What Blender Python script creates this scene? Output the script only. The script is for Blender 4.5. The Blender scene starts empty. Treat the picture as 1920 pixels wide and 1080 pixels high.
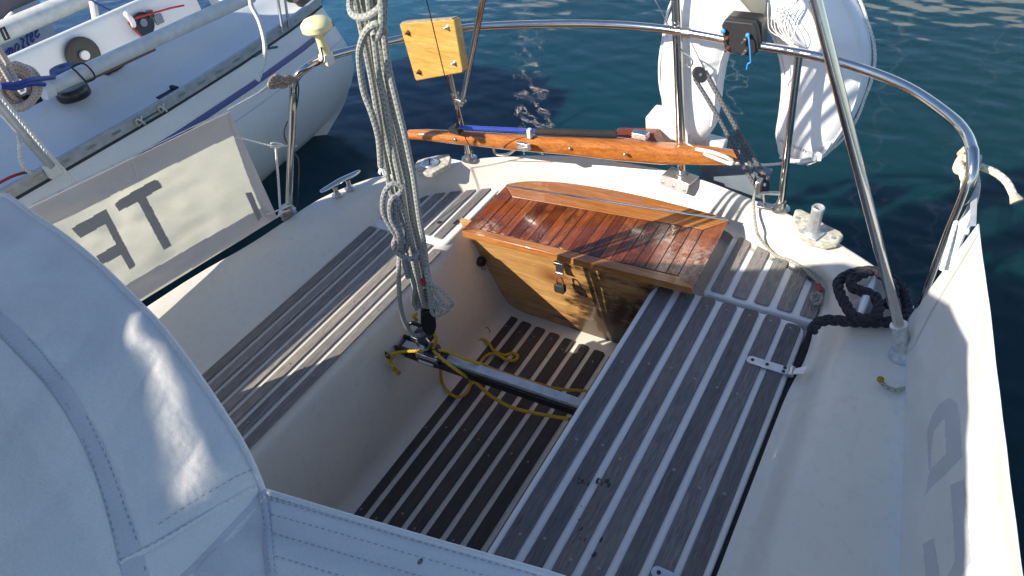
import bpy, math, random, bmesh
from mathutils import Vector, Matrix, noise
random.seed(7)
R = math.radians
PI = math.pi
V = Vector
# ---------------------------------------------------------------- camera, world, sun, exposure
W = bpy.context.scene
COL = W.collection
F_PX = 1331.0
_F = V((1099.0, -1330.0, F_PX)).normalized()
_tx = -2600.0
_ty = (1099.0 * _tx + F_PX * F_PX) / 1330.0
_T = -V((_tx, _ty, F_PX)).normalized()
_T = (_T - _F * _T.dot(_F)).normalized()
_Z = _T.cross(_F)
RM = Matrix((_T, _F, _Z))                       # world = RM @ (right, down, forward)
CAM = V((0, 0, 1.5))
cd = bpy.data.cameras.new("camera")
cam = bpy.data.objects.new("camera", cd)
COL.objects.link(cam)
cr, cu, cb = RM @ V((1, 0, 0)), -(RM @ V((0, 1, 0))), -(RM @ V((0, 0, 1)))
m = Matrix((cr, cu, cb)).transposed().to_4x4()
m.translation = CAM
cam.matrix_world = m
cd.sensor_width = 36
cd.lens = 36 * F_PX / 1920
cd.clip_start = 0.02
cd.clip_end = 3000
W.camera = cam
W.render.resolution_x, W.render.resolution_y = 1024, 576
W.view_settings.view_transform = 'Standard'
W.view_settings.look = 'None'
W.view_settings.gamma = 1
W.view_settings.exposure = 0.70
SUN_TRAVEL = V((0.87, 1.30, -1.0)).normalized()
TO_SUN = -SUN_TRAVEL
elev = math.asin(TO_SUN.z)
wd = bpy.data.worlds.new("World")
W.world = wd
wd.use_nodes = True
nt = wd.node_tree
bg = nt.nodes["Background"]
sky = nt.nodes.new("ShaderNodeTexSky")
sky.sky_type = 'NISHITA'
sky.sun_disc = False
sky.sun_elevation = elev
sky.sun_rotation = math.atan2(TO_SUN.x, TO_SUN.y)
tint = nt.nodes.new('ShaderNodeMix'); tint.data_type = 'RGBA'; tint.blend_type = 'MULTIPLY'; tint.inputs[0].default_value = 1
tint.inputs[7].default_value = (.97, .99, 1.05, 1)
nt.links.new(sky.outputs[0], tint.inputs[6]); nt.links.new(tint.outputs[2], bg.inputs[0])
bg.inputs[1].default_value = 0.108
sky.ozone_density = 2.5
sky.dust_density = 0.3
sl = bpy.data.lights.new("sun", 'SUN')
sl.energy = 5.0
sl.angle = R(0.42)
sl.color = (1.0, 0.93, 0.80)
so = bpy.data.objects.new("sun", sl)
so.rotation_euler = TO_SUN.to_track_quat('Z', 'Y').to_euler()
COL.objects.link(so)

def at(px, py, x=None, y=None, z=None):
    """the 3D point seen at a pixel of the 1920x1080 photograph, on a plane of the boat"""
    d = RM @ V((px - 960, py - 540, F_PX))
    if z is not None: t = (z - CAM.z) / d.z
    elif x is not None: t = (x - CAM.x) / d.x
    else: t = (y - CAM.y) / d.y
    return CAM + d * t
def proj(p):
    c = RM.transposed() @ (p - CAM)
    return 960 + c.x / c.z * F_PX, 540 + c.y / c.z * F_PX

# ---------------------------------------------------------------- materials
MATS = {}
def new_mat(name):
    m = bpy.data.materials.new(name); m.use_nodes = True
    n = m.node_tree.nodes; l = m.node_tree.links
    return m, n, l, n["Principled BSDF"]
def setp(b, **k):
    for a, v in k.items():
        b.inputs[a.replace('_', ' ')].default_value = v
def c4(c): return (c[0], c[1], c[2], 1)
def ramp(n, l, fac, stops):
    r = n.new("ShaderNodeValToRGB")
    e = r.color_ramp.elements
    while len(e) < len(stops): e.new(0.5)
    for i, (p, c) in enumerate(stops):
        e[i].position = p; e[i].color = c4(c)
    l.new(fac, r.inputs[0]); return r.outputs[0]
def tex_noise(n, l, scale, vec=None, detail=4, rough=.55):
    t = n.new("ShaderNodeTexNoise")
    t.inputs["Scale"].default_value = scale; t.inputs["Detail"].default_value = detail; t.inputs["Roughness"].default_value = rough
    if vec is not None: l.new(vec, t.inputs["Vector"])
    return t.outputs[0]
def mapping(n, l, scale, coord="Object", rot=(0, 0, 0), loc=None):
    tc = n.new("ShaderNodeTexCoord"); mp = n.new("ShaderNodeMapping")
    mp.inputs["Scale"].default_value = scale; mp.inputs["Rotation"].default_value = rot
    l.new(tc.outputs[coord], mp.inputs[0])
    return mp.outputs[0], mp
def mixc(n, l, fac, a, b, mode='MIX'):
    x = n.new("ShaderNodeMix"); x.data_type = 'RGBA'; x.blend_type = mode
    for s, v in ((0, fac), (6, a), (7, b)):
        if hasattr(v, 'links') or hasattr(v, 'is_linked'): l.new(v, x.inputs[s])
        elif s == 0: x.inputs[0].default_value = v
        else: x.inputs[s].default_value = c4(v)
    return x.outputs[2]
def bump(n, l, b, h, strength=.3, dist=.002):
    x = n.new("ShaderNodeBump"); x.inputs["Strength"].default_value = strength; x.inputs["Distance"].default_value = dist
    l.new(h, x.inputs["Height"]); l.new(x.outputs[0], b.inputs["Normal"])
def m_plain(name, col, rough=.5, metal=0, var=.12, scale=14, bmp=.12, bd=.001, bscale=60, **k):
    m, n, l, b = new_mat(name)
    v, _ = mapping(n, l, (1, 1, 1))
    f = tex_noise(n, l, scale, v)
    lo = [c * (1 - var) for c in col]; hi = [min(1, c * (1 + var)) for c in col]
    l.new(ramp(n, l, f, [(.3, lo), (.7, hi)]), b.inputs["Base Color"])
    setp(b, Roughness=rough, Metallic=metal, **k)
    f2 = tex_noise(n, l, bscale, v)
    if bmp: bump(n, l, b, f2, bmp, bd)
    MATS[name] = m; return m

def m_gelcoat(name, base, dirt=(.42, .38, .30), amt=.35, rough=.33):
    m, n, l, b = new_mat(name)
    v, _ = mapping(n, l, (1, 1, 1))
    big = tex_noise(n, l, 2.3, v, 5, .6)
    fine = tex_noise(n, l, 38, v, 6, .7)
    spk = tex_noise(n, l, 170, v, 2, .5)
    c = ramp(n, l, big, [(.35, [x * .93 for x in base]), (.65, base)])
    d = ramp(n, l, fine, [(.52, (0, 0, 0)), (.78, (amt, amt, amt))])
    c = mixc(n, l, d, c, dirt)
    s = ramp(n, l, spk, [(.74, (0, 0, 0)), (.80, (.5, .5, .5))])
    c = mixc(n, l, s, c, [x * .35 for x in base])
    v2, _ = mapping(n, l, (6, 1.2, 2))
    st = tex_noise(n, l, 5, v2, 6, .75)
    c = mixc(n, l, ramp(n, l, st, [(.56, (0, 0, 0)), (.8, (amt, amt, amt))]), c, [x * .72 for x in base])
    vo = n.new("ShaderNodeTexVoronoi"); vo.feature = 'DISTANCE_TO_EDGE'; vo.inputs["Scale"].default_value = 11
    dv_ = n.new("ShaderNodeMix"); dv_.data_type = 'VECTOR'; dv_.inputs[0].default_value = .12
    l.new(v, dv_.inputs[4]); nn_ = n.new("ShaderNodeTexNoise"); nn_.inputs["Scale"].default_value = 9; l.new(v, nn_.inputs["Vector"]); l.new(nn_.outputs[1], dv_.inputs[5]); l.new(dv_.outputs[1], vo.inputs["Vector"])
    cz_ = ramp(n, l, vo.outputs[0], [(.0, (.16, .16, .16)), (.006, (0, 0, 0))])
    gate = ramp(n, l, tex_noise(n, l, 3.1, v, 2), [(.52, (0, 0, 0)), (.62, (1, 1, 1))])
    c = mixc(n, l, mixc(n, l, 1.0, cz_, gate, 'MULTIPLY'), c, [x * .5 for x in base])
    vs_, _ = mapping(n, l, (90, 5, 60), rot=(0, 0, .5)); sc2 = tex_noise(n, l, 3, vs_, 2, .4)
    c = mixc(n, l, ramp(n, l, sc2, [(.73, (0, 0, 0)), (.78, (.35, .35, .35))]), c, [x * .6 for x in base])
    l.new(c, b.inputs["Base Color"])
    rr = n.new("ShaderNodeMapRange"); rr.inputs[3].default_value = rough - .08; rr.inputs[4].default_value = rough + .2
    l.new(fine, rr.inputs[0]); l.new(rr.outputs[0], b.inputs["Roughness"])
    bump(n, l, b, tex_noise(n, l, 9, v, 3), .12, .006)
    MATS[name] = m; return m
m_gelcoat("gelcoat", (.69, .645, .56), amt=.36)
m_gelcoat("gelcoat_white", (.74, .74, .72), amt=.15)
m_gelcoat("hull_paint", (.72, .70, .64), amt=.15, rough=.22)
m_gelcoat("neighbour_gel", (.72, .73, .72), dirt=(.4, .42, .4), amt=.22, rough=.3)

def m_teak(name, dark, light, wet=.0, warm=(.3, .2, .12)):
    m, n, l, b = new_mat(name)
    v, _ = mapping(n, l, (55, 2.2, 40))
    g = tex_noise(n, l, 3.2, v, 8, .68)
    v2, _ = mapping(n, l, (240, 9, 200))
    g2 = tex_noise(n, l, 3, v2, 5, .7)
    v3, _ = mapping(n, l, (1, 1, 1))
    big = tex_noise(n, l, 5, v3, 4, .6)
    ge = n.new("ShaderNodeNewGeometry")
    c = ramp(n, l, g, [(.28, dark), (.72, light)])
    c = mixc(n, l, ramp(n, l, g2, [(.4, (.75, .75, .75)), (.62, (0, 0, 0))]), c, [x * .45 for x in dark])
    c = mixc(n, l, ramp(n, l, big, [(.45, (0, 0, 0)), (.75, (.6, .6, .6))]), c, warm)
    rv = ramp(n, l, ge.outputs["Random Per Island"], [(0, (.62, .64, .68)), (.3, (.95, .90, .85)), (.6, (.78, .78, .80)), (1, (1.0, 1.0, 1.0))])
    c = mixc(n, l, 1.0, c, rv, 'MULTIPLY')
    l.new(c, b.inputs["Base Color"])
    setp(b, Roughness=.8 - wet)
    bump(n, l, b, g2, .6, .0016)
    MATS[name] = m; return m
m_teak("teak_grey", (.135, .127, .130), (.30, .285, .282), warm=(.21, .185, .17))
m_teak("teak_sunlit", (.20, .183, .172), (.50, .465, .425), warm=(.28, .235, .19))  # paler copy of the grey seat teak, sunlight put into its colour
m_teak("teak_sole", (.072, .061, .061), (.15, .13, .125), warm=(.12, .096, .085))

def m_varnish(name, dark, light, axis='y', rough=.16, wear=False, black=False, island=True, scale=1.0):
    m, n, l, b = new_mat(name)
    sc = (34 * scale, 1.6 * scale, 34 * scale) if axis == 'y' else (1.6 * scale, 34 * scale, 34 * scale)
    v, mp = mapping(n, l, sc)
    g = tex_noise(n, l, 2.6, v, 8, .62)
    v1, _ = mapping(n, l, (sc[0] * 4, sc[1] * 4, sc[2] * 4))
    g2 = tex_noise(n, l, 3.0, v1, 4, .7)
    v3, _ = mapping(n, l, (1, 1, 1))
    c = ramp(n, l, g, [(.3, dark), (.7, light)])
    c = mixc(n, l, ramp(n, l, g2, [(.4, (.45, .45, .45)), (.62, (0, 0, 0))]), c, [x * .35 for x in dark])
    if island:
        ge = n.new("ShaderNodeNewGeometry")
        rv = ramp(n, l, ge.outputs["Random Per Island"], [(0, (.38, .30, .28)), (.45, (.8, .7, .62)), (.8, (1.0, 1.0, 1.0)), (1, (1.0, 1.0, .95))])
        c = mixc(n, l, 1.0, c, rv, 'MULTIPLY')
    rsock = None
    if wear:
        vw, _ = mapping(n, l, (5, 4, 5))
        w = tex_noise(n, l, 3.1, vw, 7, .72)
        w2 = tex_noise(n, l, 11, v3, 8, .75)
        mask = ramp(n, l, w, [(.57, (0, 0, 0)), (.64, (1, 1, 1))])
        c = mixc(n, l, ramp(n, l, w, [(.50, (0, 0, 0)), (.62, (.62, .62, .62))]), c, (.03, .010, .006))
        m2 = ramp(n, l, w2, [(.66, (0, 0, 0)), (.72, (.55, .55, .55))])
        c = mixc(n, l, m2, c, (.50, .36, .25))
        rsock = ramp(n, l, w2, [(.5, (rough,) * 3), (.7, (.55,) * 3)])
        # pale scuffed places at the two front corners
        for (cx, cy, rr_, s_) in ((-0.50, 1.66, .13, .9), (-1.19, 1.56, .055, .9), (-0.62, 1.74, .05, .7)):
            sx = n.new("ShaderNodeVectorMath"); sx.operation = 'DISTANCE'; sx.inputs[1].default_value = (cx, cy, .07)
            l.new(v3, sx.inputs[0])
            mr = n.new("ShaderNodeMapRange"); mr.inputs[1].default_value = 0; mr.inputs[2].default_value = rr_; mr.inputs[3].default_value = 1; mr.inputs[4].default_value = 0
            l.new(sx.outputs["Value"], mr.inputs[0])
            mu = n.new("ShaderNodeMath"); mu.operation = 'MULTIPLY'; l.new(mr.outputs[0], mu.inputs[0])
            nz = ramp(n, l, tex_noise(n, l, 26, v, 6, .8) if False else tex_noise(n, l, 45, v3, 8, .8), [(.42, (0, 0, 0)), (.62, (s_,) * 3)])
            l.new(nz, mu.inputs[1])
            c = mixc(n, l, mu.outputs[0], c, (.62, .50, .42))
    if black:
        # dark water staining with the mainsheet's shadow painted in, on the lower plywood
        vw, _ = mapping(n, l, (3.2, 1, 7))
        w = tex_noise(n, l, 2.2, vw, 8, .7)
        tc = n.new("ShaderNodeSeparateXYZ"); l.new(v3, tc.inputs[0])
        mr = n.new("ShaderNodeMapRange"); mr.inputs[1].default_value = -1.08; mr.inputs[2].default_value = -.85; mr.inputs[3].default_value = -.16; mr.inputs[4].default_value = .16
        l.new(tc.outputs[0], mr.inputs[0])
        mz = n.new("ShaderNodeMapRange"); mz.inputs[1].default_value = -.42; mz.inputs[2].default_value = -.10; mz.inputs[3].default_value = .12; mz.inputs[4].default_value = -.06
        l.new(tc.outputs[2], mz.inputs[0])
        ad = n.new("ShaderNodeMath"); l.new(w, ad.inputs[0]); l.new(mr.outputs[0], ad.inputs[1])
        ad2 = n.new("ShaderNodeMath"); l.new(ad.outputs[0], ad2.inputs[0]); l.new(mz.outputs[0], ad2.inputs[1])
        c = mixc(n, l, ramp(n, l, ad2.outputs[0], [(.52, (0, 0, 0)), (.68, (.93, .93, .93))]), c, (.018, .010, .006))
        ds = n.new("ShaderNodeVectorMath"); ds.operation = 'DISTANCE'; ds.inputs[1].default_value = (-.99, 1.62, -.14)
        l.new(v3, ds.inputs[0])
        md = n.new("ShaderNodeMapRange"); md.inputs[1].default_value = .0; md.inputs[2].default_value = .075; md.inputs[3].default_value = .85; md.inputs[4].default_value = 0
        l.new(ds.outputs["Value"], md.inputs[0])
        c = mixc(n, l, md.outputs[0], c, (.14, .022, .006))
    l.new(c, b.inputs["Base Color"])
    if rsock: l.new(rsock, b.inputs["Roughness"])
    else: b.inputs["Roughness"].default_value = rough
    setp(b, Coat_Weight=.5, Coat_Roughness=.08)
    bump(n, l, b, tex_noise(n, l, 30, v3, 4), .12, .0015)
    MATS[name] = m; return m
m_varnish("varnish_planks", (.17, .036, .009), (.44, .125, .028), 'y', .22, wear=True)
m_varnish("varnish_frame", (.33, .115, .028), (.56, .235, .068), 'x', .2, island=False)
m_varnish("varnish_ply", (.46, .22, .062), (.74, .44, .17), 'x', .35, island=False, black=True, scale=.8)
m_varnish("varnish_tiller", (.36, .10, .018), (.66, .25, .055), 'x', .14, island=False)
m_varnish("varnish_tiller_dark", (.14, .025, .010), (.26, .055, .018), 'x', .14, island=False)
m_varnish("yellow_board", (.45, .235, .035), (.66, .39, .085), "x", .42, island=False, scale=.7)
m_plain("black_seam", (.012, .011, .010), .7, bmp=0)
m_plain("winch_cover_blue", (.018, .045, .16), .5, bmp=.2)
m_plain("weathered_edge", (.34, .27, .20), .85, var=.35, scale=70, bmp=.6)
m_plain("steel", (.62, .60, .56), .14, 1, var=.06, scale=30, bmp=.04)
m_plain("steel_brushed", (.66, .62, .60), .3, .9, var=.12, scale=60, bmp=.3)
m_plain("steel_dull", (.52, .50, .47), .34, 1, var=.2, scale=50, bmp=.2)
m_plain("galvanised", (.62, .63, .62), .5, .75, var=.22, scale=60, bmp=.35)
m_plain("aluminium", (.60, .63, .66), .38, .85, var=.1, scale=40, bmp=.12)
m_plain("alu_grey", (.46, .48, .50), .45, .35, var=.14, scale=30, bmp=.1)
m_plain("black_plastic", (.013, .013, .014), .32, bmp=.1)
m_plain("black_matt", (.020, .019, .021), .6, var=.3, bmp=.25)
m_plain("foam_grip", (.025, .022, .024), .85, var=.4, scale=90, bmp=.6, bscale=200)
m_plain("blue_tube", (.05, .10, .50), .22, .35, bmp=.03)
m_plain("cream_plastic", (.80, .73, .40), .38, var=.06, scale=8, bmp=.05)
m_plain("white_plastic", (.72, .71, .68), .4, var=.08, bmp=.05)
m_plain("peeling_white", (.72, .70, .64), .6, var=.16, scale=22, bmp=.6, bd=.002)
m_plain("grey_paint", (.16, .19, .22), .45, var=.2, scale=12, bmp=.1)
m_plain("buoy_cover", (.88, .88, .89), .42, var=.02, scale=6, bmp=.15, bd=.004, bscale=12)
m_plain("white_tape", (.82, .82, .80), .6, var=.06, bmp=.2)
m_plain("blue_string", (.03, .30, .72), .5, bmp=.2)
m_plain("navy", (.012, .025, .11), .45, bmp=.05)
m_plain("navy_stripe", (.002, .030, .21), .25, bmp=.03)
m_plain("bright_blue", (.02, .25, .80), .4, bmp=.05)
m_plain("blue_line", (.02, .045, .26), .6, bmp=.2)
m_plain("red_line", (.40, .02, .03), .6, bmp=.2)
m_plain("teal_line", (.03, .12, .14), .6, bmp=.2)
m_plain("pole_white", (.66, .65, .60), .5, var=.12, scale=20, bmp=.1)
m_plain("grey_canvas", (.16, .15, .16), .8, var=.12, bmp=.3)
m_plain("far_hull", (.42, .46, .50), .3, var=.04, bmp=.03)
m_plain("brown_trim", (.20, .12, .08), .5, bmp=.2)
m_plain("grey_nonskid", (.18, .165, .16), .75, var=.1, bmp=.5, bscale=300)
m_plain("stone_pad", (.50, .47, .38), .85, var=.42, scale=55, bmp=.8, bd=.003, bscale=70)
m_plain("masthead", (.85, .86, .88), .22, 1, bmp=.0)
m_plain("screw_steel", (.26, .26, .28), .45, .7, bmp=.1)
m_plain("oil_mark_dark", (.035, .030, .028), .7, var=.4, scale=150, bmp=0)
m_plain("oil_mark", (.16, .15, .15), .8, var=.4, scale=200, bmp=0)
m_plain("dark_gap", (.012, .012, .014), .9, bmp=0)
m_plain("rust", (.16, .05, .02), .8, var=.4, scale=80, bmp=.5)

def m_canvas(name, col, trans=0.0, wr=.25, stain=.0, weave=True):
    m, n, l, b = new_mat(name)
    v, _ = mapping(n, l, (1, 1, 1))
    big = tex_noise(n, l, 3.5, v, 5, .6)
    c = ramp(n, l, big, [(.35, [x * .90 for x in col]), (.65, col)])
    fine = tex_noise(n, l, 420, v, 2, .5)
    c = mixc(n, l, ramp(n, l, fine, [(.4, (.22, .22, .22)), (.6, (0, 0, 0))]), c, [x * .62 for x in col])
    sp = tex_noise(n, l, 24, v, 3, .5)
    c = mixc(n, l, ramp(n, l, sp, [(.74, (0, 0, 0)), (.80, (.5, .5, .5))]), c, [x * .55 for x in col])
    l.new(c, b.inputs["Base Color"]); setp(b, Roughness=.85)
    if 'Sheen Weight' in b.inputs: b.inputs['Sheen Weight'].default_value = .15
    wv, _ = mapping(n, l, (1, 1, 1), rot=(0.3, .5, .8))
    w1 = tex_noise(n, l, 7, wv, 4, .55)
    b1 = n.new("ShaderNodeBump"); b1.inputs["Strength"].default_value = wr; b1.inputs["Distance"].default_value = .02
    l.new(w1, b1.inputs["Height"])
    b2 = n.new("ShaderNodeBump"); b2.inputs["Strength"].default_value = .25; b2.inputs["Distance"].default_value = .0008
    l.new(fine, b2.inputs["Height"]); l.new(b1.outputs[0], b2.inputs["Normal"]); l.new(b2.outputs[0], b.inputs["Normal"])
    if trans > 0:
        tr = n.new("ShaderNodeBsdfTranslucent"); l.new(c, tr.inputs[0])
        mx = n.new("ShaderNodeMixShader"); mx.inputs[0].default_value = trans
        l.new(b.outputs[0], mx.inputs[1]); l.new(tr.outputs[0], mx.inputs[2])
        l.new(mx.outputs[0], n["Material Output"].inputs[0])
    MATS[name] = m; return m
m_canvas("hood_canvas", (.76, .73, .685), 0, .55)
m_canvas("hood_canvas_warm", (.62, .61, .58), 0, .35)
m_canvas("hood_strip", (.58, .58, .59), 0, .2)
m_canvas("cloth_sheer", (.93, .91, .82), .68, .2)
m_canvas("cloth_hem", (.62, .58, .57), .12, .2)
m_canvas("cloth_white", (.72, .71, .68), .10, .3)
m_canvas("cloth_letter", (.36, .335, .33), .05, .1)
m_canvas("cloth_letter_pale", (.50, .51, .54), .05, .1)
m_canvas("stitch", (.33, .37, .44), 0, 0)

def m_rope(name, c1, c2, fleck=None, freq=95, strength=.6, thick=3):
    m, n, l, b = new_mat(name)
    tc = n.new("ShaderNodeTexCoord")
    def wave(rot):
        mp = n.new("ShaderNodeMapping"); l.new(tc.outputs["UV"], mp.inputs[0])
        mp.inputs["Scale"].default_value = (freq, thick, 1)
        w = n.new("ShaderNodeTexWave"); w.wave_type = 'BANDS'; w.bands_direction = 'DIAGONAL'
        w.inputs["Scale"].default_value = .5; w.inputs["Distortion"].default_value = .3
        if rot: mp.inputs["Scale"].default_value = (freq, -thick, 1)
        l.new(mp.outputs[0], w.inputs["Vector"]); return w.outputs["Fac"]
    a, bb = wave(0), wave(1)
    mu = n.new("ShaderNodeMath"); mu.operation = 'MAXIMUM'; l.new(a, mu.inputs[0]); l.new(bb, mu.inputs[1])
    c = ramp(n, l, mu.outputs[0], [(.35, c2), (.85, c1)])
    v, _ = mapping(n, l, (1, 1, 1))
    g = tex_noise(n, l, 30, v, 3)
    c = mixc(n, l, ramp(n, l, g, [(.45, (0, 0, 0)), (.75, (.4, .4, .4))]), c, [x * .6 for x in c1])
    if fleck:
        mp = n.new("ShaderNodeMapping"); l.new(tc.outputs["UV"], mp.inputs[0]); mp.inputs["Scale"].default_value = (55, 2.5, 1)
        f = n.new("ShaderNodeTexVoronoi"); f.inputs["Scale"].default_value = 1.0; l.new(mp.outputs[0], f.inputs["Vector"])
        c = mixc(n, l, ramp(n, l, f.outputs[0], [(.10, (.7, .7, .7)), (.17, (0, 0, 0))]), c, fleck)
    l.new(c, b.inputs["Base Color"]); setp(b, Roughness=.9)
    bump(n, l, b, mu.outputs[0], strength, .0015)
    MATS[name] = m; return m
m_rope("rope_sheet", (.37, .37, .335), (.19, .20, .19), (.10, .15, .15))
m_rope("rope_grey", (.30, .30, .31), (.15, .15, .16), (.08, .09, .10))
m_rope("rope_yellow", (.66, .42, .03), (.34, .19, .01), None, 130, .9)
m_rope("rope_black", (.030, .028, .036), (.010, .010, .014), None, 60, .5)
m_rope("rope_white", (.78, .77, .72), (.55, .54, .50))
m_rope("rope_cream", (.74, .66, .50), (.50, .42, .30))
m_rope("rope_beige", (.62, .53, .46), (.36, .29, .25))
m_rope("rope_dark", (.13, .13, .14), (.05, .05, .055), (.22, .22, .22))
m_rope("rope_weathered", (.36, .35, .30), (.20, .20, .17), (.1, .12, .1))
m_rope("rope_brown", (.36, .29, .23), (.18, .14, .11))

# water
m, n, l, b = new_mat("water")
setp(b, Roughness=.008, IOR=1.33, Subsurface_Weight=1.0, Subsurface_Scale=.8, Subsurface_Radius=(.6, .9, 1.0))
tc = n.new("ShaderNodeTexCoord")
mpw = n.new("ShaderNodeMapping"); l.new(tc.outputs["Object"], mpw.inputs[0]); mpw.inputs["Rotation"].default_value = (0, 0, .5); mpw.inputs["Scale"].default_value = (1, 1.5, 1)
sx = n.new("ShaderNodeSeparateXYZ"); l.new(tc.outputs["Object"], sx.inputs[0])
mr = n.new("ShaderNodeMapRange"); mr.inputs[1].default_value = -7.5; mr.inputs[2].default_value = 1.0; l.new(sx.outputs[0], mr.inputs[0])
nz = tex_noise(n, l, .5, tc.outputs["Object"], 3)
c = ramp(n, l, mr.outputs[0], [(.0, (.028, .17, .30)), (.52, (.004, .040, .062)), (.95, (.003, .030, .031))])  # bluer to the left: grazing sky reflection put into the base colour
c = mixc(n, l, ramp(n, l, nz, [(.35, (0, 0, 0)), (.7, (.35, .35, .35))]), c, (.004, .030, .040))
l.new(c, b.inputs["Base Color"])
b1 = n.new("ShaderNodeBump"); b1.inputs["Strength"].default_value = .5; b1.inputs["Distance"].default_value = .022
l.new(tex_noise(n, l, 5.0, mpw.outputs[0], .6, .45), b1.inputs["Height"])
b2 = n.new("ShaderNodeBump"); b2.inputs["Distance"].default_value = .006
mb2 = n.new("ShaderNodeMapRange"); mb2.inputs[1].default_value = -5; mb2.inputs[2].default_value = -1.6; mb2.inputs[3].default_value = .45; mb2.inputs[4].default_value = .06
l.new(sx.outputs[0], mb2.inputs[0]); l.new(mb2.outputs[0], b2.inputs["Strength"])
l.new(tex_noise(n, l, 19, mpw.outputs[0], 4, .6), b2.inputs["Height"]); l.new(b1.outputs[0], b2.inputs["Normal"])
l.new(b2.outputs[0], b.inputs["Normal"])
MATS["water"] = m

# ---------------------------------------------------------------- mesh builder
def catmull(P, k=6, closed=False):
    P = [V(p) for p in P]
    if len(P) < 3: return P
    out = []
    n_ = len(P)
    rng = range(n_ if closed else n_ - 1)
    for i in rng:
        if closed: p0, p1, p2, p3 = P[i - 1], P[i], P[(i + 1) % n_], P[(i + 2) % n_]
        else: p0, p1, p2, p3 = P[max(i - 1, 0)], P[i], P[i + 1], P[min(i + 2, n_ - 1)]
        for j in range(k):
            t = j / k
            out.append(.5 * ((2 * p1) + (p2 - p0) * t + (2 * p0 - 5 * p1 + 4 * p2 - p3) * t * t + (3 * p1 - p0 - 3 * p2 + p3) * t ** 3))
    if not closed: out.append(P[-1])
    return out
def round_poly(P, r, k=3, ends=True):
    """round the inner corners of an open polyline"""
    P = [V(p) for p in P]; out = [P[0]]
    for i in range(1, len(P) - 1):
        a, b_, c_ = P[i - 1], P[i], P[i + 1]
        rr = r[i] if isinstance(r, (list, tuple)) else r
        d1 = min(rr, (a - b_).length * .48); d2 = min(rr, (c_ - b_).length * .48)
        s = b_ + (a - b_).normalized() * d1; e = b_ + (c_ - b_).normalized() * d2
        for j in range(k + 1):
            t = j / k
            out.append(s * (1 - t) ** 2 + b_ * 2 * t * (1 - t) + e * t * t)
    out.append(P[-1]); return out
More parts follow.
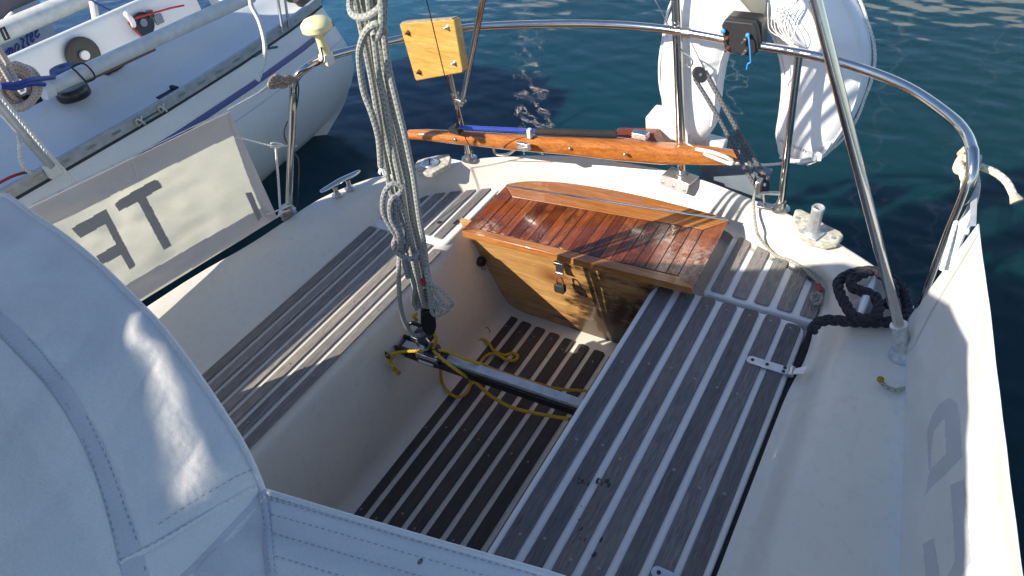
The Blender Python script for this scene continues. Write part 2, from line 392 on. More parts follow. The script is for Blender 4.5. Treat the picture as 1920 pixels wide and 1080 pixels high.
class MB:
    def __init__(s): s.v = []; s.f = []; s.uv = {}
    def add(s, vs, fs):
        o = len(s.v); s.v += [V(p) for p in vs]; s.f += [tuple(i + o for i in f) for f in fs]; return o
    def box(s, c, size, rot=None):
        c = V(c); h = V(size) / 2; M = rot if rot is not None else Matrix.Identity(3)
        vs = [c + M @ V((x * h.x, y * h.y, z * h.z)) for x in (-1, 1) for y in (-1, 1) for z in (-1, 1)]
        s.add(vs, [(0, 1, 3, 2), (4, 6, 7, 5), (0, 4, 5, 1), (2, 3, 7, 6), (0, 2, 6, 4), (1, 5, 7, 3)]); return s
    def prism(s, poly, off):
        poly = [V(p) for p in poly]; k = len(poly); off = V(off)
        o = s.add(poly + [p + off for p in poly], [])
        s.f += [tuple(o + i for i in range(k))[::-1], tuple(o + k + i for i in range(k))]
        s.f += [(o + i, o + (i + 1) % k, o + k + (i + 1) % k, o + k + i) for i in range(k)]
        return s
    def frames(s, P):
        T = []
        for i in range(len(P)):
            a = P[max(i - 1, 0)]; b_ = P[min(i + 1, len(P) - 1)]
            d = b_ - a
            T.append(d.normalized() if d.length > 1e-9 else V((0, 0, 1)))
        N = []; up = V((0, 0, 1)) if abs(T[0].z) < .9 else V((1, 0, 0))
        n0 = (up - T[0] * up.dot(T[0])).normalized()
        for t in T:
            n0 = n0 - t * n0.dot(t)
            n0 = n0.normalized() if n0.length > 1e-6 else t.orthogonal().normalized()
            N.append(n0.copy())
        return T, N
    def tube(s, P, r, n=10, cap=True, flat=1.0, closed=False, updir=None):
        P = [V(p) for p in P]
        if closed: P = P + [P[0]]
        T, N = s.frames(P); k = len(P)
        L = 0; rings = []
        for i in range(k):
            if i: L += (P[i] - P[i - 1]).length
            rr = r[i] if isinstance(r, (list, tuple)) else r
            B = T[i].cross(N[i]); nn = N[i]
            if updir is not None:
                nn = (updir - T[i] * updir.dot(T[i])).normalized(); B = T[i].cross(nn)
            ring = []
            for j in range(n):
                a = 2 * PI * j / n
                ring.append(P[i] + nn * (math.cos(a) * rr * flat) + B * (math.sin(a) * rr))
            o = s.add(ring, []); rings.append((o, L))
        for i in range(k - 1):
            (a, la), (b_, lb) = rings[i], rings[i + 1]
            for j in range(n):
                j2 = (j + 1) % n
                s.uv[len(s.f)] = [(la, j / n), (la, (j + 1) / n), (lb, (j + 1) / n), (lb, j / n)]
                s.f.append((a + j, a + j2, b_ + j2, b_ + j))
        if cap and not closed:
            s.f.append(tuple(rings[0][0] + j for j in range(n))[::-1]); s.f.append(tuple(rings[-1][0] + j for j in range(n)))
        return s
    def strands(s, P, r, k=3, pitch=.07, n=7, sr=.56):
        P = [V(p) for p in P]
        # resample evenly
        d = [0]
        for i in range(1, len(P)): d.append(d[-1] + (P[i] - P[i - 1]).length)
        L = d[-1]; N_ = max(8, int(L / (pitch / 9))); Q = []
        i = 0
        for q in range(N_ + 1):
            x = L * q / N_
            while i < len(P) - 2 and d[i + 1] < x: i += 1
            t = (x - d[i]) / max(1e-9, d[i + 1] - d[i]); Q.append(P[i].lerp(P[i + 1], t))
        T, Nn = s.frames(Q)
        for j in range(k):
            path = []
            for q in range(N_ + 1):
                a = 2 * PI * (L * q / N_ / pitch + j / k); B = T[q].cross(Nn[q])
                path.append(Q[q] + (Nn[q] * math.cos(a) + B * math.sin(a)) * r * (1 - sr) * 1.05)
            s.tube(path, r * sr, n)
        return s
    def lathe(s, prof, M=None, n=20, cap=True):
        """prof: (radius, height) list, about local z; M places it"""
        M = M or Matrix.Identity(4); rings = []
        for (r_, h) in prof:
            rings.append(s.add([M @ V((math.cos(2 * PI * j / n) * r_, math.sin(2 * PI * j / n) * r_, h)) for j in range(n)], []))
        for a, b_ in zip(rings, rings[1:]):
            for j in range(n): s.f.append((a + j, a + (j + 1) % n, b_ + (j + 1) % n, b_ + j))
        if cap:
            s.f.append(tuple(rings[0] + j for j in range(n))[::-1]); s.f.append(tuple(rings[-1] + j for j in range(n)))
        return s
    def grid(s, rows, closed=False):
        k = len(rows[0]); o = s.add([p for r_ in rows for p in r_], [])
        for i in range(len(rows) - 1):
            for j in range(k if closed else k - 1):
                j2 = (j + 1) % k
                s.f.append((o + i * k + j, o + i * k + j2, o + (i + 1) * k + j2, o + (i + 1) * k + j))
        return s
    def build_each(s, name, mat, parent=None, **k):
        """one object for every loose piece"""
        par = list(range(len(s.v)))
        def find(a):
            while par[a] != a: par[a] = par[par[a]]; a = par[a]
            return a
        for f in s.f:
            for i in f[1:]: par[find(i)] = find(f[0])
        groups = {}
        for f in s.f: groups.setdefault(find(f[0]), []).append(f)
        out = []
        for g in groups.values():
            ids = sorted({i for f in g for i in f}); mp = {a: b for b, a in enumerate(ids)}
            m2 = MB(); m2.v = [s.v[i] for i in ids]; m2.f = [tuple(mp[i] for i in f) for f in g]
            out.append(m2.build(name, mat, parent, **k))
        return out
    def build(s, name, mat, parent=None, smooth=35, bevel=0, solid=0, off=-1, sub=0, seg=2):
        me = bpy.data.meshes.new(name)
        me.from_pydata([tuple(p) for p in s.v], [], s.f)
        if s.uv:
            ul = me.uv_layers.new(name="UVMap")
            for fi, uvs in s.uv.items():
                p = me.polygons[fi]
                for li, uvv in zip(p.loop_indices, uvs): ul.data[li].uv = uvv
        me.materials.append(MATS[mat])
        me.validate()
        bm = bmesh.new(); bm.from_mesh(me); bmesh.ops.recalc_face_normals(bm, faces=bm.faces); bm.to_mesh(me); bm.free()
        me.polygons.foreach_set("use_smooth", [True] * len(me.polygons))
        me.set_sharp_from_angle(angle=R(smooth))
        o = bpy.data.objects.new(name, me); COL.objects.link(o)
        if parent is not None: o.parent = parent
        if solid:
            md = o.modifiers.new("solid", 'SOLIDIFY'); md.thickness = solid; md.offset = off
        if bevel:
            md = o.modifiers.new("bevel", 'BEVEL'); md.width = bevel; md.segments = seg; md.limit_method = 'ANGLE'; md.angle_limit = R(40)
        if sub:
            md = o.modifiers.new("sub", 'SUBSURF'); md.levels = sub; md.render_levels = sub
        return o
def thing(name, label, cat, group=None, loc=(0, 0, 0)):
    o = bpy.data.objects.new(name, None); COL.objects.link(o); o.empty_display_size = .1
    o['label'] = label; o['category'] = cat
    if group: o['group'] = group
    return o
def tag(o, label, cat, group=None):
    o['label'] = label; o['category'] = cat
    if group: o['group'] = group
    return o
def struct(o, kind="structure"): o['kind'] = kind; return o
def mat_to(z, origin, xhint=None):
    z = V(z).normalized()
    x = V(xhint) if xhint is not None else z.orthogonal()
    x = (x - z * x.dot(z)).normalized(); y = z.cross(x)
    M = Matrix((x, y, z)).transposed().to_4x4(); M.translation = V(origin); return M
def rot3(z, xhint):
    return mat_to(z, (0, 0, 0), xhint).to_3x3()
def rpoly(x0, y0, x1, y1, r, z, k=4, rr=None):
    """rounded rectangle outline, r may be 4 radii (x0y0, x1y0, x1y1, x0y1)"""
    rs = rr or (r, r, r, r); out = []
    for (cx, cy, r_, a0) in ((x0, y0, rs[0], PI), (x1, y0, rs[1], 1.5 * PI), (x1, y1, rs[2], 0), (x0, y1, rs[3], .5 * PI)):
        sx = 1 if cx == x0 else -1; sy = 1 if cy == y0 else -1
        for j in range(k + 1):
            a = a0 + .5 * PI * j / k
            out.append(V((cx + sx * r_ + math.cos(a) * r_, cy + sy * r_ + math.sin(a) * r_, z)))
    return out
def screw(mb, p, nrm, r=.0048):
    r *= .85
    M = mat_to(nrm, p)
    mb.lathe([(r, -.002), (r, .0006), (r * .72, .0013), (r * .2, .0014)], M, 10)

# ---------------------------------------------------------------- water
ZW = -0.75
w = MB(); w.grid([[V((x, y, ZW)) for x in (-1500, -60, -20, 0, 20, 60, 1500)] for y in (-1500, -60, -20, 0, 20, 60, 1500)])
struct(w.build("water", "water"))

# ================================================================= OWN BOAT
boat = thing("sailboat", "cream sailboat stern and cockpit with wooden slatted seats, filling the photo", "sailboat")
ZD = .10
st = []     # stations (outer, crease, foot)
def S(o, c_, f_): st.append((V(o), V(c_), V(f_)))
zc = .085
S((-2.12, -1.6, ZD), (-2.00, -1.6, zc), (-1.68, -1.6, 0))
S((-2.06, -.4, ZD), (-1.94, -.4, zc), (-1.68, -.4, 0))
S(at(275, 572, z=ZD), at(345, 570, z=zc), (-1.675, .75, 0))
S(at(460, 460, z=ZD), at(505, 473, z=zc), (-1.67, 1.13, 0))
S(at(522, 420, z=ZD), at(572, 435, z=zc), (-1.665, 1.3, 0))
S(at(600, 370, z=ZD), at(650, 391, z=zc), (-1.655, 1.5, 0))
S(at(685, 335, z=ZD), at(718, 353, z=zc), (-1.63, 1.66, 0))
S(at(745, 322, z=ZD), at(768, 337, z=zc), at(772, 384, z=0))
S(at(800, 314, z=ZD), at(812, 328, z=zc), at(805, 369, z=0))
S(at(850, 303, z=ZD), at(860, 315, z=zc), at(862, 363, z=0))
S(at(925, 292, z=ZD), at(930, 303, z=zc), at(930, 358, z=0))
S(at(1065, 290, z=ZD), at(1066, 300, z=zc), (-1.05, 1.985, 0))
S(at(1210, 309, z=ZD), at(1208, 319, z=zc), (-.80, 1.99, 0))
S(at(1320, 335, z=ZD), at(1313, 347, z=zc), (-.60, 1.975, 0))
S(at(1410, 370, z=ZD), at(1398, 386, z=zc), at(1370, 425, z=0))
S(at(1487, 402, z=ZD), at(1466, 425, z=zc), at(1405, 455, z=0))
S(at(1577, 455, z=ZD), at(1530, 478, z=zc), at(1470, 487, z=0))
S(at(1640, 495, z=ZD), at(1575, 535, z=zc), at(1535, 523, z=0))
S(at(1680, 526, z=ZD), at(1588, 590, z=zc), at(1545, 560, z=0))
S(at(1715, 570, z=ZD), at(1580, 640, z=zc), (-.095, 1.52, 0))
S((.155, 1.35, ZD), at(1553, 722, z=zc), (-.095, 1.28, 0))
S((.235, .85, ZD), at(1462, 1020, z=zc), (-.095, .9, 0))
S((.30, .2, ZD), (.02, .2, zc), (-.095, .2, 0))
S((.38, -1.6, ZD), (.04, -1.6, zc), (-.095, -1.6, 0))
K = 5
oc = catmull([s_[0] for s_ in st], K); cc = catmull([s_[1] for s_ in st], K); fc = catmull([s_[2] for s_ in st], K)
rows = []; hrows = []
CEN = V((-.87, 0, 0))
for o_, c_, f_ in zip(oc, cc, fc):
    inward = (c_ - o_); inward.z = 0; inw = inward.normalized() if inward.length > 1e-6 else V((0, 1, 0))
    f0 = f_ + inw * .03
    prof = round_poly([f0, f_, c_, o_, o_ - V((0, 0, .055)) - inw * .006], [0, .022, .045, .014, 0], 4)
    rows.append(prof)
    a = o_ - V((0, 0, .05)) + inw * .001
    hrows.append(round_poly([a, a - inw * .018 - V((0, 0, .004)), a - inw * .018 - V((0, 0, .04)), a + inw * .0 - V((0, 0, .046)), a + inw * .02 - V((0, 0, .4)), a + inw * .10 - V((0, 0, .9))], .006, 2))
d = MB(); d.grid(rows)
d.build("deck_moulding", "gelcoat", boat, 50)
h = MB(); h.grid(hrows); h.build("hull", "hull_paint", boat, 40)
# cockpit well and seats, swept fore and aft
XL, XR = -1.31, -.585
wrows = []
def foot_x(yy, side):
    best = None
    for a, b_ in zip(fc, fc[1:]):
        if (a.y - yy) * (b_.y - yy) <= 0 and abs(a.y - b_.y) > 1e-6:
            x_ = a.x + (b_.x - a.x) * (yy - a.y) / (b_.y - a.y)
            if best is None or (x_ > best if side > 0 else x_ < best): best = x_
    return best
for yy in [-1.6 + 3.58 * i / 40 for i in range(41)]:
    if foot_x(yy, 1) is None: break
    fxr = min(-.06, foot_x(yy, 1) + .012); fxl = max(-1.72, foot_x(yy, -1) - .012)
    wrows.append(round_poly([V((fxl, yy, -.002)), V((XL, yy, 0)), V((-1.245, yy, -.45)), V((-.62, yy, -.45)), V((XR + .012, yy, -.04)), V((max(XR + .03, fxr - .04), yy, -.04)), V((max(XR + .04, fxr), yy, -.002))], [0, .045, .075, .05, .01, .01, 0], 6))
c_ = MB(); c_.grid(wrows); c_.build("cockpit_well", "gelcoat", boat, 40)
# aft seat floor behind the locker, and the small seat on the right
sm = MB()
sm.prism(round_poly([at(1231, 1000, z=0) * 0 + V((-.452, 1.615, -.055)), V((-.452, 1.615, -.055)), V((-.115, 1.615, -.055)), V((-.105, 1.80, -.055)), V((-.25, 1.93, -.055)), V((-.452, 1.965, -.055))], .02, 3)[2:], (0, 0, .055))
sm.build("small_seat", "gelcoat_white", boat, 35, .012, seg=3)
lp = MB(); lp.prism(rpoly(-1.66, 1.475, -1.325, 1.98, .04, -.02), (0, 0, .024)); lp.build("aft_seat_plate", "gelcoat_white", boat, 35, .006)
# right seat locker hatch
hatch = MB()
hatch.prism(rpoly(XR - .012, -.9, -.135, 1.60, .045, -.045), (0, 0, .045))
ho = hatch.build("seat_hatch", "gelcoat_white", boat, 35, .014, seg=4)
gk = MB(); gk.box((-.1175, .35, -.02), (.03, 2.5, .036)); gk.build("hatch_gasket", "dark_gap", boat)

def slat(mb, x0, x1, y0, y1, z, th=.010, r=.010, skew0=0, skew1=0, dx=0):
    P = rpoly(x0, y0, x1, y1, r, z, 3)
    Q = []
    for p in P:
        t = (p.x - x0) / (x1 - x0); u = (p.y - y0) / (y1 - y0)
        Q.append(V((p.x + dx * (1 - u), p.y + (skew0 * t if p.y < (y0 + y1) / 2 else skew1 * t), p.z)))
    mb.prism(Q, (0, 0, th))
# hatch slats
sl_ = MB(); sc_ = MB()
xs = [(-.576, -.528), (-.507, -.463), (-.443, -.399), (-.379, -.335), (-.315, -.271), (-.252, -.208), (-.192, -.150)]
random.seed(3)
for i, (a, b_) in enumerate(xs):
    y1 = 1.592
    if i == 0: y1 = 1.582
    slat(sl_, a, b_, -.85, y1 - .012 * (i == 6), .0005, .0058, .012)
    xm = (a + b_) / 2
    for ys in (1.555, 1.26, .96, .66, .34):
        if random.random() < .92 and not (i == 6 and 1.1 < ys < 1.3):
            screw(sc_, (xm + random.uniform(-.006, .006), ys + random.uniform(-.02, .02) - .02 * i * 0, .0063), (0, 0, 1))
sl_.build("seat_slats", "teak_grey", ho, 35, .0018)
sc_.build_each("screw", "screw_steel", ho)
# stain marks on the hatch slats
stn = MB()
random.seed(11)
for (px, py, k_, s0) in ((1093, 902, 7, 6), (1130, 903, 9, 7), (1094, 950, 1, 3), (1088, 993, 2, 2.5), (1092, 1010, 2, 3), (1130, 1013, 2, 3), (1115, 1040, 4, 3), (1083, 973, 1, 2)):
    for q in range(k_):
        p = at(px + random.uniform(-s0, s0) * 1.7, py + random.uniform(-s0, s0), z=.0070 + .0001 * q)
        stn.lathe([(.0024 * random.uniform(.5, 1.5), 0), (.001, .0001)], Matrix.Translation(p) @ Matrix.Diagonal((1, random.uniform(1.2, 3.2), 1, 1)), 8)
struct(stn.build("spilled_drops", "oil_mark_dark", ho), "stuff")
# hinges
def hinge(px, py):
    p = at(px, py, z=.0085)
    hb = MB(); hb.prism(rpoly(p.x, p.y - .014, p.x + .115, p.y + .014, .013, .0068, 5), (0, 0, .0035))
    e = V((p.x + .115, p.y, .0105))
    hb.tube([e + V((.004, -.016, 0)), e + V((.004, .016, 0))], .008, 10)
    hb.prism([e + V((.006, -.010, 0)), e + V((.036, -.014, .018)), e + V((.040, .016, .022)), e + V((.006, .010, 0))], (0, 0, .004))
    hg = hb.build("hinge", "aluminium", ho, 35, .0012)
    s2 = MB()
    for dx_ in (.016, .055): s2.lathe([(.005, 0), (.0045, .0016), (.001, .0012)], Matrix.Translation(V((p.x + dx_, p.y, .0106))), 10)
    for dy_ in (-.007, .007): s2.lathe([(.005, 0), (.0045, .0016), (.001, .0012)], Matrix.Translation(V((p.x + .1, p.y + dy_, .0106))), 10)
    s2.build_each("screw_hole", "black_matt", hg)
hinge(1400, 672); hinge(1222, 1068)
# small seat slats
ss = MB(); sc_ = MB()
for i, (a, b_) in enumerate([(1376, 1405), (1412, 1440), (1450, 1476), (1487, 1515), (1520, 1540)]):
    x0 = -.430 + i * .0655; x1 = x0 + .044
    y0 = 1.625; y1 = [1.915, 1.905, 1.885, 1.845, 1.80][i]
    slat(ss, x0, x1, y0, y1, .0005, .0058, .008, 0, -.018 - .006 * i)
    screw(sc_, ((x0 + x1) / 2, y0 + .035, .0063), (0, 0, 1)); screw(sc_, ((x0 + x1) / 2, y1 - .05, .0063), (0, 0, 1))
small_o = ss.build("small_seat_slats", "teak_sunlit", boat, 35, .0018); sc_.build_each("screw", "screw_steel", small_o)
# left seat slats (forward run) and aft run
ls = MB(); lsc = MB()
n_s = 7
for i in range(n_s):
    x0 = -1.385 + .045 - i * .0505 ; x1 = x0 + .0335
    y1 = 1.47 if i else 1.455
    slat(ls, x0 - .012, x1 - .012, -1.2, y1, .0005, .0050, .007, 0, 0, .0)
    for ys in (1.42, 1.1, .83, .62): screw(lsc, ((x0 + x1) / 2 - .012, ys + random.uniform(-.02, .02), .0056), (0, 0, 1), .0045)
lso = ls.build("left_seat_slats", "teak_sunlit", boat, 35, .0015); lsc.build_each("screw", "screw_steel", lso)
la = MB()
for i in range(6):
    x1 = -1.345 - i * .0505; x0 = x1 - .0345
    y1 = [1.885, 1.875, 1.855, 1.835, 1.81, 1.775][i]
    slat(la, x0 - .012, x1 - .012, 1.505 if i < 4 else 1.52, y1, .0045, .0050, .006, 0, .008)
la.build("aft_seat_slats", "teak_sunlit", boat, 35, .0015)
kn = MB()
p = at(824, 417, z=.0098); kn.lathe([(.0085, 0), (.0085, .001)], Matrix.Translation(p), 14)
p = at(855, 416, z=.0098); kn.prism([p + V((-.006, -.014, 0)), p + V((.007, -.014, 0)), p + V((.005, .012, 0)), p + V((-.004, .014, 0))], (0, 0, .0012))
kn.build_each("slat_hole", "dark_gap", boat)
# sole slats
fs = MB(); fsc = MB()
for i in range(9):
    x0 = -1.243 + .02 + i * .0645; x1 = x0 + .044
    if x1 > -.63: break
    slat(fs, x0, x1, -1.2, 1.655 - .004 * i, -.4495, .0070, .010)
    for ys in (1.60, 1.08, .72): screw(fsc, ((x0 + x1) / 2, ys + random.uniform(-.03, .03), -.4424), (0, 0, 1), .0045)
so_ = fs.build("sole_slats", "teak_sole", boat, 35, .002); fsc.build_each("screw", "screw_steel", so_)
# leaf crumbs on the sole
cr_ = MB(); random.seed(5)
for q in range(26):
    p = at(random.uniform(960, 1100), random.uniform(640, 760), z=-.4485)
    a = random.uniform(0, PI); s0 = random.uniform(.001, .004)
    cr_.prism([p + V((math.cos(a + t) * s0 * r_, math.sin(a + t) * s0 * r_, 0)) for t, r_ in ((0, 1.6), (1.6, .6), (3.1, 1.3), (4.6, .7))], (0, 0, .0012))
struct(cr_.build("leaf_crumbs", "black_seam", so_), "stuff")

# ---- drain plate, knob in the side wall, deck plates, nicks
dp = MB(); p = at(868, 331, z=.03); tr_n = V((.25, -.9, .35)).normalized()
dp.lathe([(.022, 0), (.022, .004), (.017, .006), (.016, .003), (.004, .003)], mat_to(tr_n, p + V((0, -.004, 0))), 22)
for a in range(5):
    q = mat_to(tr_n, p + V((0, -.004, 0))) @ V((math.cos(a * 1.26) * .012, math.sin(a * 1.26) * .012, .005)); dp.lathe([(.0025, 0), (.0015, .003)], mat_to(tr_n, q), 8)
dp.build("drain_plate", "steel_dull", boat)
kb = MB(); p = at(895, 489, x=XL + .012)
kb.lathe([(.017, 0), (.019, .01), (.019, .022), (.015, .03), (.004, .031)], mat_to((1, -.05, .1), p), 18)
kb.tube(catmull([p + V((.022, 0, -.018)), p + V((.03, .004, -.03)), p + V((.024, 0, -.036)), p + V((.018, -.004, -.028)), p + V((.022, 0, -.018))], 4), .0014, 6)
kb.build("side_knob", "black_plastic", boat)
ps = MB(); p = at(641, 697, x=-1.24)
# small plate under the track end handled with the traveller

# ================================================================= STERN LOCKER
lk = thing("stern_locker", "varnished wooden locker with planked lid across the stern of the cockpit", "locker")
ZL = .07
fl, fr, br, bl = at(866, 432, z=ZL), at(1301, 539, z=ZL), at(1366, 415, z=ZL), at(948, 349, z=ZL)
def bil(u, v, dz=0):
    p = (fl.lerp(fr, u)).lerp(bl.lerp(br, u), v); return V((p.x, p.y, p.z + dz))
base = MB(); base.prism([bil(.003, .02, -.010), bil(.997, .02, -.010), bil(.997, .998, -.010), bil(.003, .998, -.010)], (0, 0, .0085))
lid_o = base.build("lid", "black_seam", lk)
pk = MB(); npl = 19
random.seed(9)
edges = [0.065]
for i in range(npl): edges.append(edges[-1] + (1 + random.uniform(-.08, .08)))
e0, e1 = edges[0], edges[-1]
edges = [.07 + (e - e0) / (e1 - e0) * .855 for e in edges]
g_ = .0016
for i in range(npl):
    a, b_ = edges[i] + g_, edges[i + 1] - g_
    va, vb = .10, .80
    pk.prism([bil(a, va, -.0012), bil(b_, va, -.0012), bil(b_, vb, -.0012), bil(a, vb, -.0012)], (0, 0, .0014))
pk.build("lid_planks", "varnish_planks", lid_o, 35, .0008)
fb = MB()
fb.prism([bil(0, .0, -.002), bil(.07 - g_, .10 - .006, -.002), bil(.07 - g_, .80, -.002), bil(0, 1, -.002)], (0, 0, .0024))
fb.prism([bil(1, .0, -.002), bil(1, 1, -.002), bil(.925 + g_, .80, -.002), bil(.925 + g_, .10 - .006, -.002)], (0, 0, .0024))
fb.build_each("lid_end_board", "varnish_planks", lid_o, smooth=35, bevel=.0008)
bb = MB(); bb.prism([bil(.002, 1.0, -.002), bil(.072, .81, -.002), bil(.923, .81, -.002), bil(.998, 1.0, -.002)], (0, 0, .0026))
bb.prism([bil(.004, -.012, -.0265), bil(.996, -.012, -.0265), bil(.996, .092, -.0265), bil(.004, .092, -.0265)], (0, 0, .0262))
bb.build("lid_border", "varnish_frame", lid_o, 35, .003, seg=3)
hs = MB(); hs.tube([bil(.0, 1.012, .001), bil(.998, 1.012, .001)], .0032, 8); hs.build("piano_hinge", "steel", lk)
# fixed rear board with a curved rear edge
rb = MB()
back = [at(x_, y_, z=ZL) for x_, y_ in ((950, 344), (985, 339), (1040, 340), (1100, 347), (1170, 359), (1240, 375), (1310, 394), (1369, 411))]
rb.prism([bil(0, 1.02, -.02), bil(.25, 1.02, -.02), bil(.5, 1.02, -.02), bil(.75, 1.02, -.02), bil(1.0, 1.02, -.02)] + [b_ - V((0, 0, .02)) for b_ in catmull(back, 3)][::-1], (0, 0, .019))
rb.build("rear_board", "varnish_frame", lk, 35, .0025)
# front panel (leans aft towards the bottom)
yT, yB = 1.585, 1.70
fp = MB()
fp.prism([V((-1.325, yT, .042)), V((-1.25, yB, -.455)), V((-.60, yB, -.455)), V((-.50, yT, .042))], (0, .015, .003))
fp.build("front_panel", "varnish_ply", lk)
cl_ = MB(); cl_.prism([V((-1.255, 1.56, .020)), V((-.47, 1.585, .020)), V((-.47, 1.60, .020)), V((-1.255, 1.60, .020))], (0, 0, .026)); cl_.build("front_rail", "varnish_frame", lk, 35, .004)
# hasp and padlock
def yfront(z): return yT + (yB - yT) * (.042 - z) / .497
pl = thing("padlock", "small old padlock hanging from the hasp of the stern locker", "padlock")
p = at(1050, 497, y=yfront(-.03) - .012); nrm = V((0, -.97, .24)).normalized()
hp = MB(); hp.box(p + V((0, -.004, -.01)), (.028, .006, .05)); hp.box(p + V((0, -.008, .012)), (.034, .012, .012)); hp.tube([p + V((-.016, -.006, -.032)), p + V((.016, -.006, -.032))], .004, 8)
hp.build("hasp", "steel_dull", lk, 35, .001)
q = p + V((.004, -.018, -.085))
b_ = MB(); b_.prism([q + V((x_, -.009, z_)) for x_, z_ in ((-.020, -.014), (-.016, -.021), (.016, -.021), (.020, -.014), (.020, .010), (.016, .015), (-.016, .015), (-.020, .010))], (0, .018, 0)); b_.build("lock_body", "black_matt", pl, 35, .002)
b_ = MB(); b_.tube(catmull([q + V((-.011, 0, .012)), q + V((-.012, 0, .032)), q + V((-.006, 0, .045)), q + V((.006, 0, .045)), q + V((.012, 0, .032)), q + V((.011, 0, .012))], 4), .0034, 8); b_.build("shackle", "rust", pl)

# ================================================================= STERN RAIL (pushpit)
ZR = .62
rail = thing("stern_rail", "curved stainless steel rail round the stern on thin posts", "rail")
rp = [at(x_, y_, z=ZR) for x_, y_ in ((575, 127), (620, 105), (720, 80), (810, 62), (900, 50), (1030, 45), (1140, 46), (1240, 54), (1330, 68), (1400, 82), (1500, 99), (1600, 124), (1700, 163), (1780, 217), (1812, 252), (1824, 285))]
base_l = at(541, 402, z=ZD - .01)
left_leg = [base_l, base_l.lerp(at(550, 160, z=.55), .5), at(549, 190, z=.5), at(552, 152, z=.585)]
base_r = V((.115, 1.575, ZD - .01))
path = catmull(left_leg + rp, 5)
e = rp[-1]
path += catmull([e, e + V((.010, -.035, -.030)), e + V((.012, -.045, -.09)), e + V((.010, -.045, -.22)), base_r], 5)[1:]
t_ = MB(); t_.tube(path, .0125, 14); t_.build("top_tube", "steel", rail)
ft = MB()
def post(name, b, t, r=.0115, mat="steel", par=rail, foot=True):
    q = MB(); q.tube([b, t], r, 14); o = q.build(name, mat, par)
    if foot:
        ft.lathe([(.030, 0), (.030, .004), (.017, .008), (.015, .03), (.0, .03)], Matrix.Translation(V((b.x, b.y, ZD - .002))), 18)
    return o
pB = at(880, 297, z=ZD); pT = at(826, 60, z=ZR); pT = V((pT.x, pT.y, ZR - .005)); post("post", pB, pT)
pB2 = at(1463, 391, z=ZD); pT2 = at(1498, 103, z=ZR - .012); post("post", pB2, pT2)
ft.lathe([(.034, 0), (.034, .004), (.018, .008), (.016, .03), (0, .03)], Matrix.Translation(V((base_l.x, base_l.y, ZD - .002))), 18)
ft.build_each("post_foot", "steel_dull", rail)

# davit legs (three steel tubes that rise out of the picture)
g1b = at(1279, 328, z=ZD + .003); g1t = at(1268, 0, y=g1b.y)
g1t = g1b + (g1t - g1b) * 2.2
arch = thing("support_post", "thick upright steel post on a riveted plate in the middle of the stern", "post")
q = MB(); q.tube([g1b, g1t], .0150, 18); q.build("tube", "steel", arch)
q = MB()
ax = V((.97, -.22, 0)).normalized(); ay = V((.22, .97, 0)).normalized()
cen = g1b + ay * -.010 + V((0, 0, .002))
R_b = Matrix((ax, ay, V((0, 0, 1)))).transposed()
q.box(cen + ay * .0, (.112, .062, .004), R_b); fo = cen - ay * .031
nn = (-ay * .94 + V((0, 0, .34))).normalized(); dn = nn.cross(ax).normalized(); dn = dn if dn.z < 0 else -dn
q.prism([fo + ax * .056 , fo + ax * .056 + dn * .030, fo + ax * .050 + dn * .036, fo - ax * .050 + dn * .036, fo - ax * .056 + dn * .030, fo - ax * .056], nn * .003)
q.build("bracket_plate", "steel_brushed", arch, 35, .0015)
q = MB()
for s_ in (-.043, 0, .043): screw(q, fo + ax * s_ + dn * .022 + nn * .0035, nn, .006)
q.lathe([(.024, 0), (.021, .006), (.0165, .008)], Matrix.Translation(g1b), 18)
q.build_each("screw", "screw_steel", arch)

g2b = at(1690, 628, z=ZD + .06); g2t = at(1530, 0, y=g2b.y)
g2t = g2b + (g2t - g2b) * 1.7
arch2 = thing("slanting_post", "long slanting steel tube rising from a socket beside the right weather cloth", "post")
q = MB(); q.tube([g2b, g2t], .0125, 18); q.build("tube", "steel", arch2)
q = MB(); g2base = V((g2b.x + .02, g2b.y - .005, ZD - .002)); q.tube([g2base, g2b, g2b + (g2t - g2b).normalized() * .03], .0185, 16); q.lathe([(.0205, 0), (.0205, .008)], mat_to(g2t - g2b, g2b + (g2t - g2b).normalized() * .025), 16)
q.lathe([(.035, 0), (.035, .004)], Matrix.Translation(g2base), 18); q.build("socket", "galvanised", arch2)

b3 = pB.lerp(pT, .52); e3 = at(905, 0, y=b3.y - .12)
arch3 = thing("brace_tube", "thin steel brace clamped to the left rail post and rising out of view", "tube")
s3 = b3 + V((.035, -.012, -.004))
q = MB(); q.tube([s3, s3 + (e3 - s3) * 1.8], .0095, 14); q.build("tube", "steel", arch3)
q = MB(); q.tube([b3 + V((0, 0, -.02)), b3 + V((0, 0, .02))], .0155, 14); q.box((b3 + s3) / 2, (.05, .016, .012)); q.lathe([(.012, -.012), (.012, .012)], mat_to((0, 1, 0), s3), 14)
q.build("clamp", "steel_dull", arch3, 35, .001)
# stays (thin wires)
q = MB(); q.tube([at(838, 160, y=1.62) + (at(800, 0, y=1.45) - at(838, 160, y=1.62)) * 2, at(800, 0, y=1.45), at(838, 160, y=1.62), at(874, 262, y=1.73), at(888, 285, z=.17)], .0016, 6)
tag(q.build("stay_wire", "black_matt"), "thin dark wire stay crossing the yellow board", "wire")
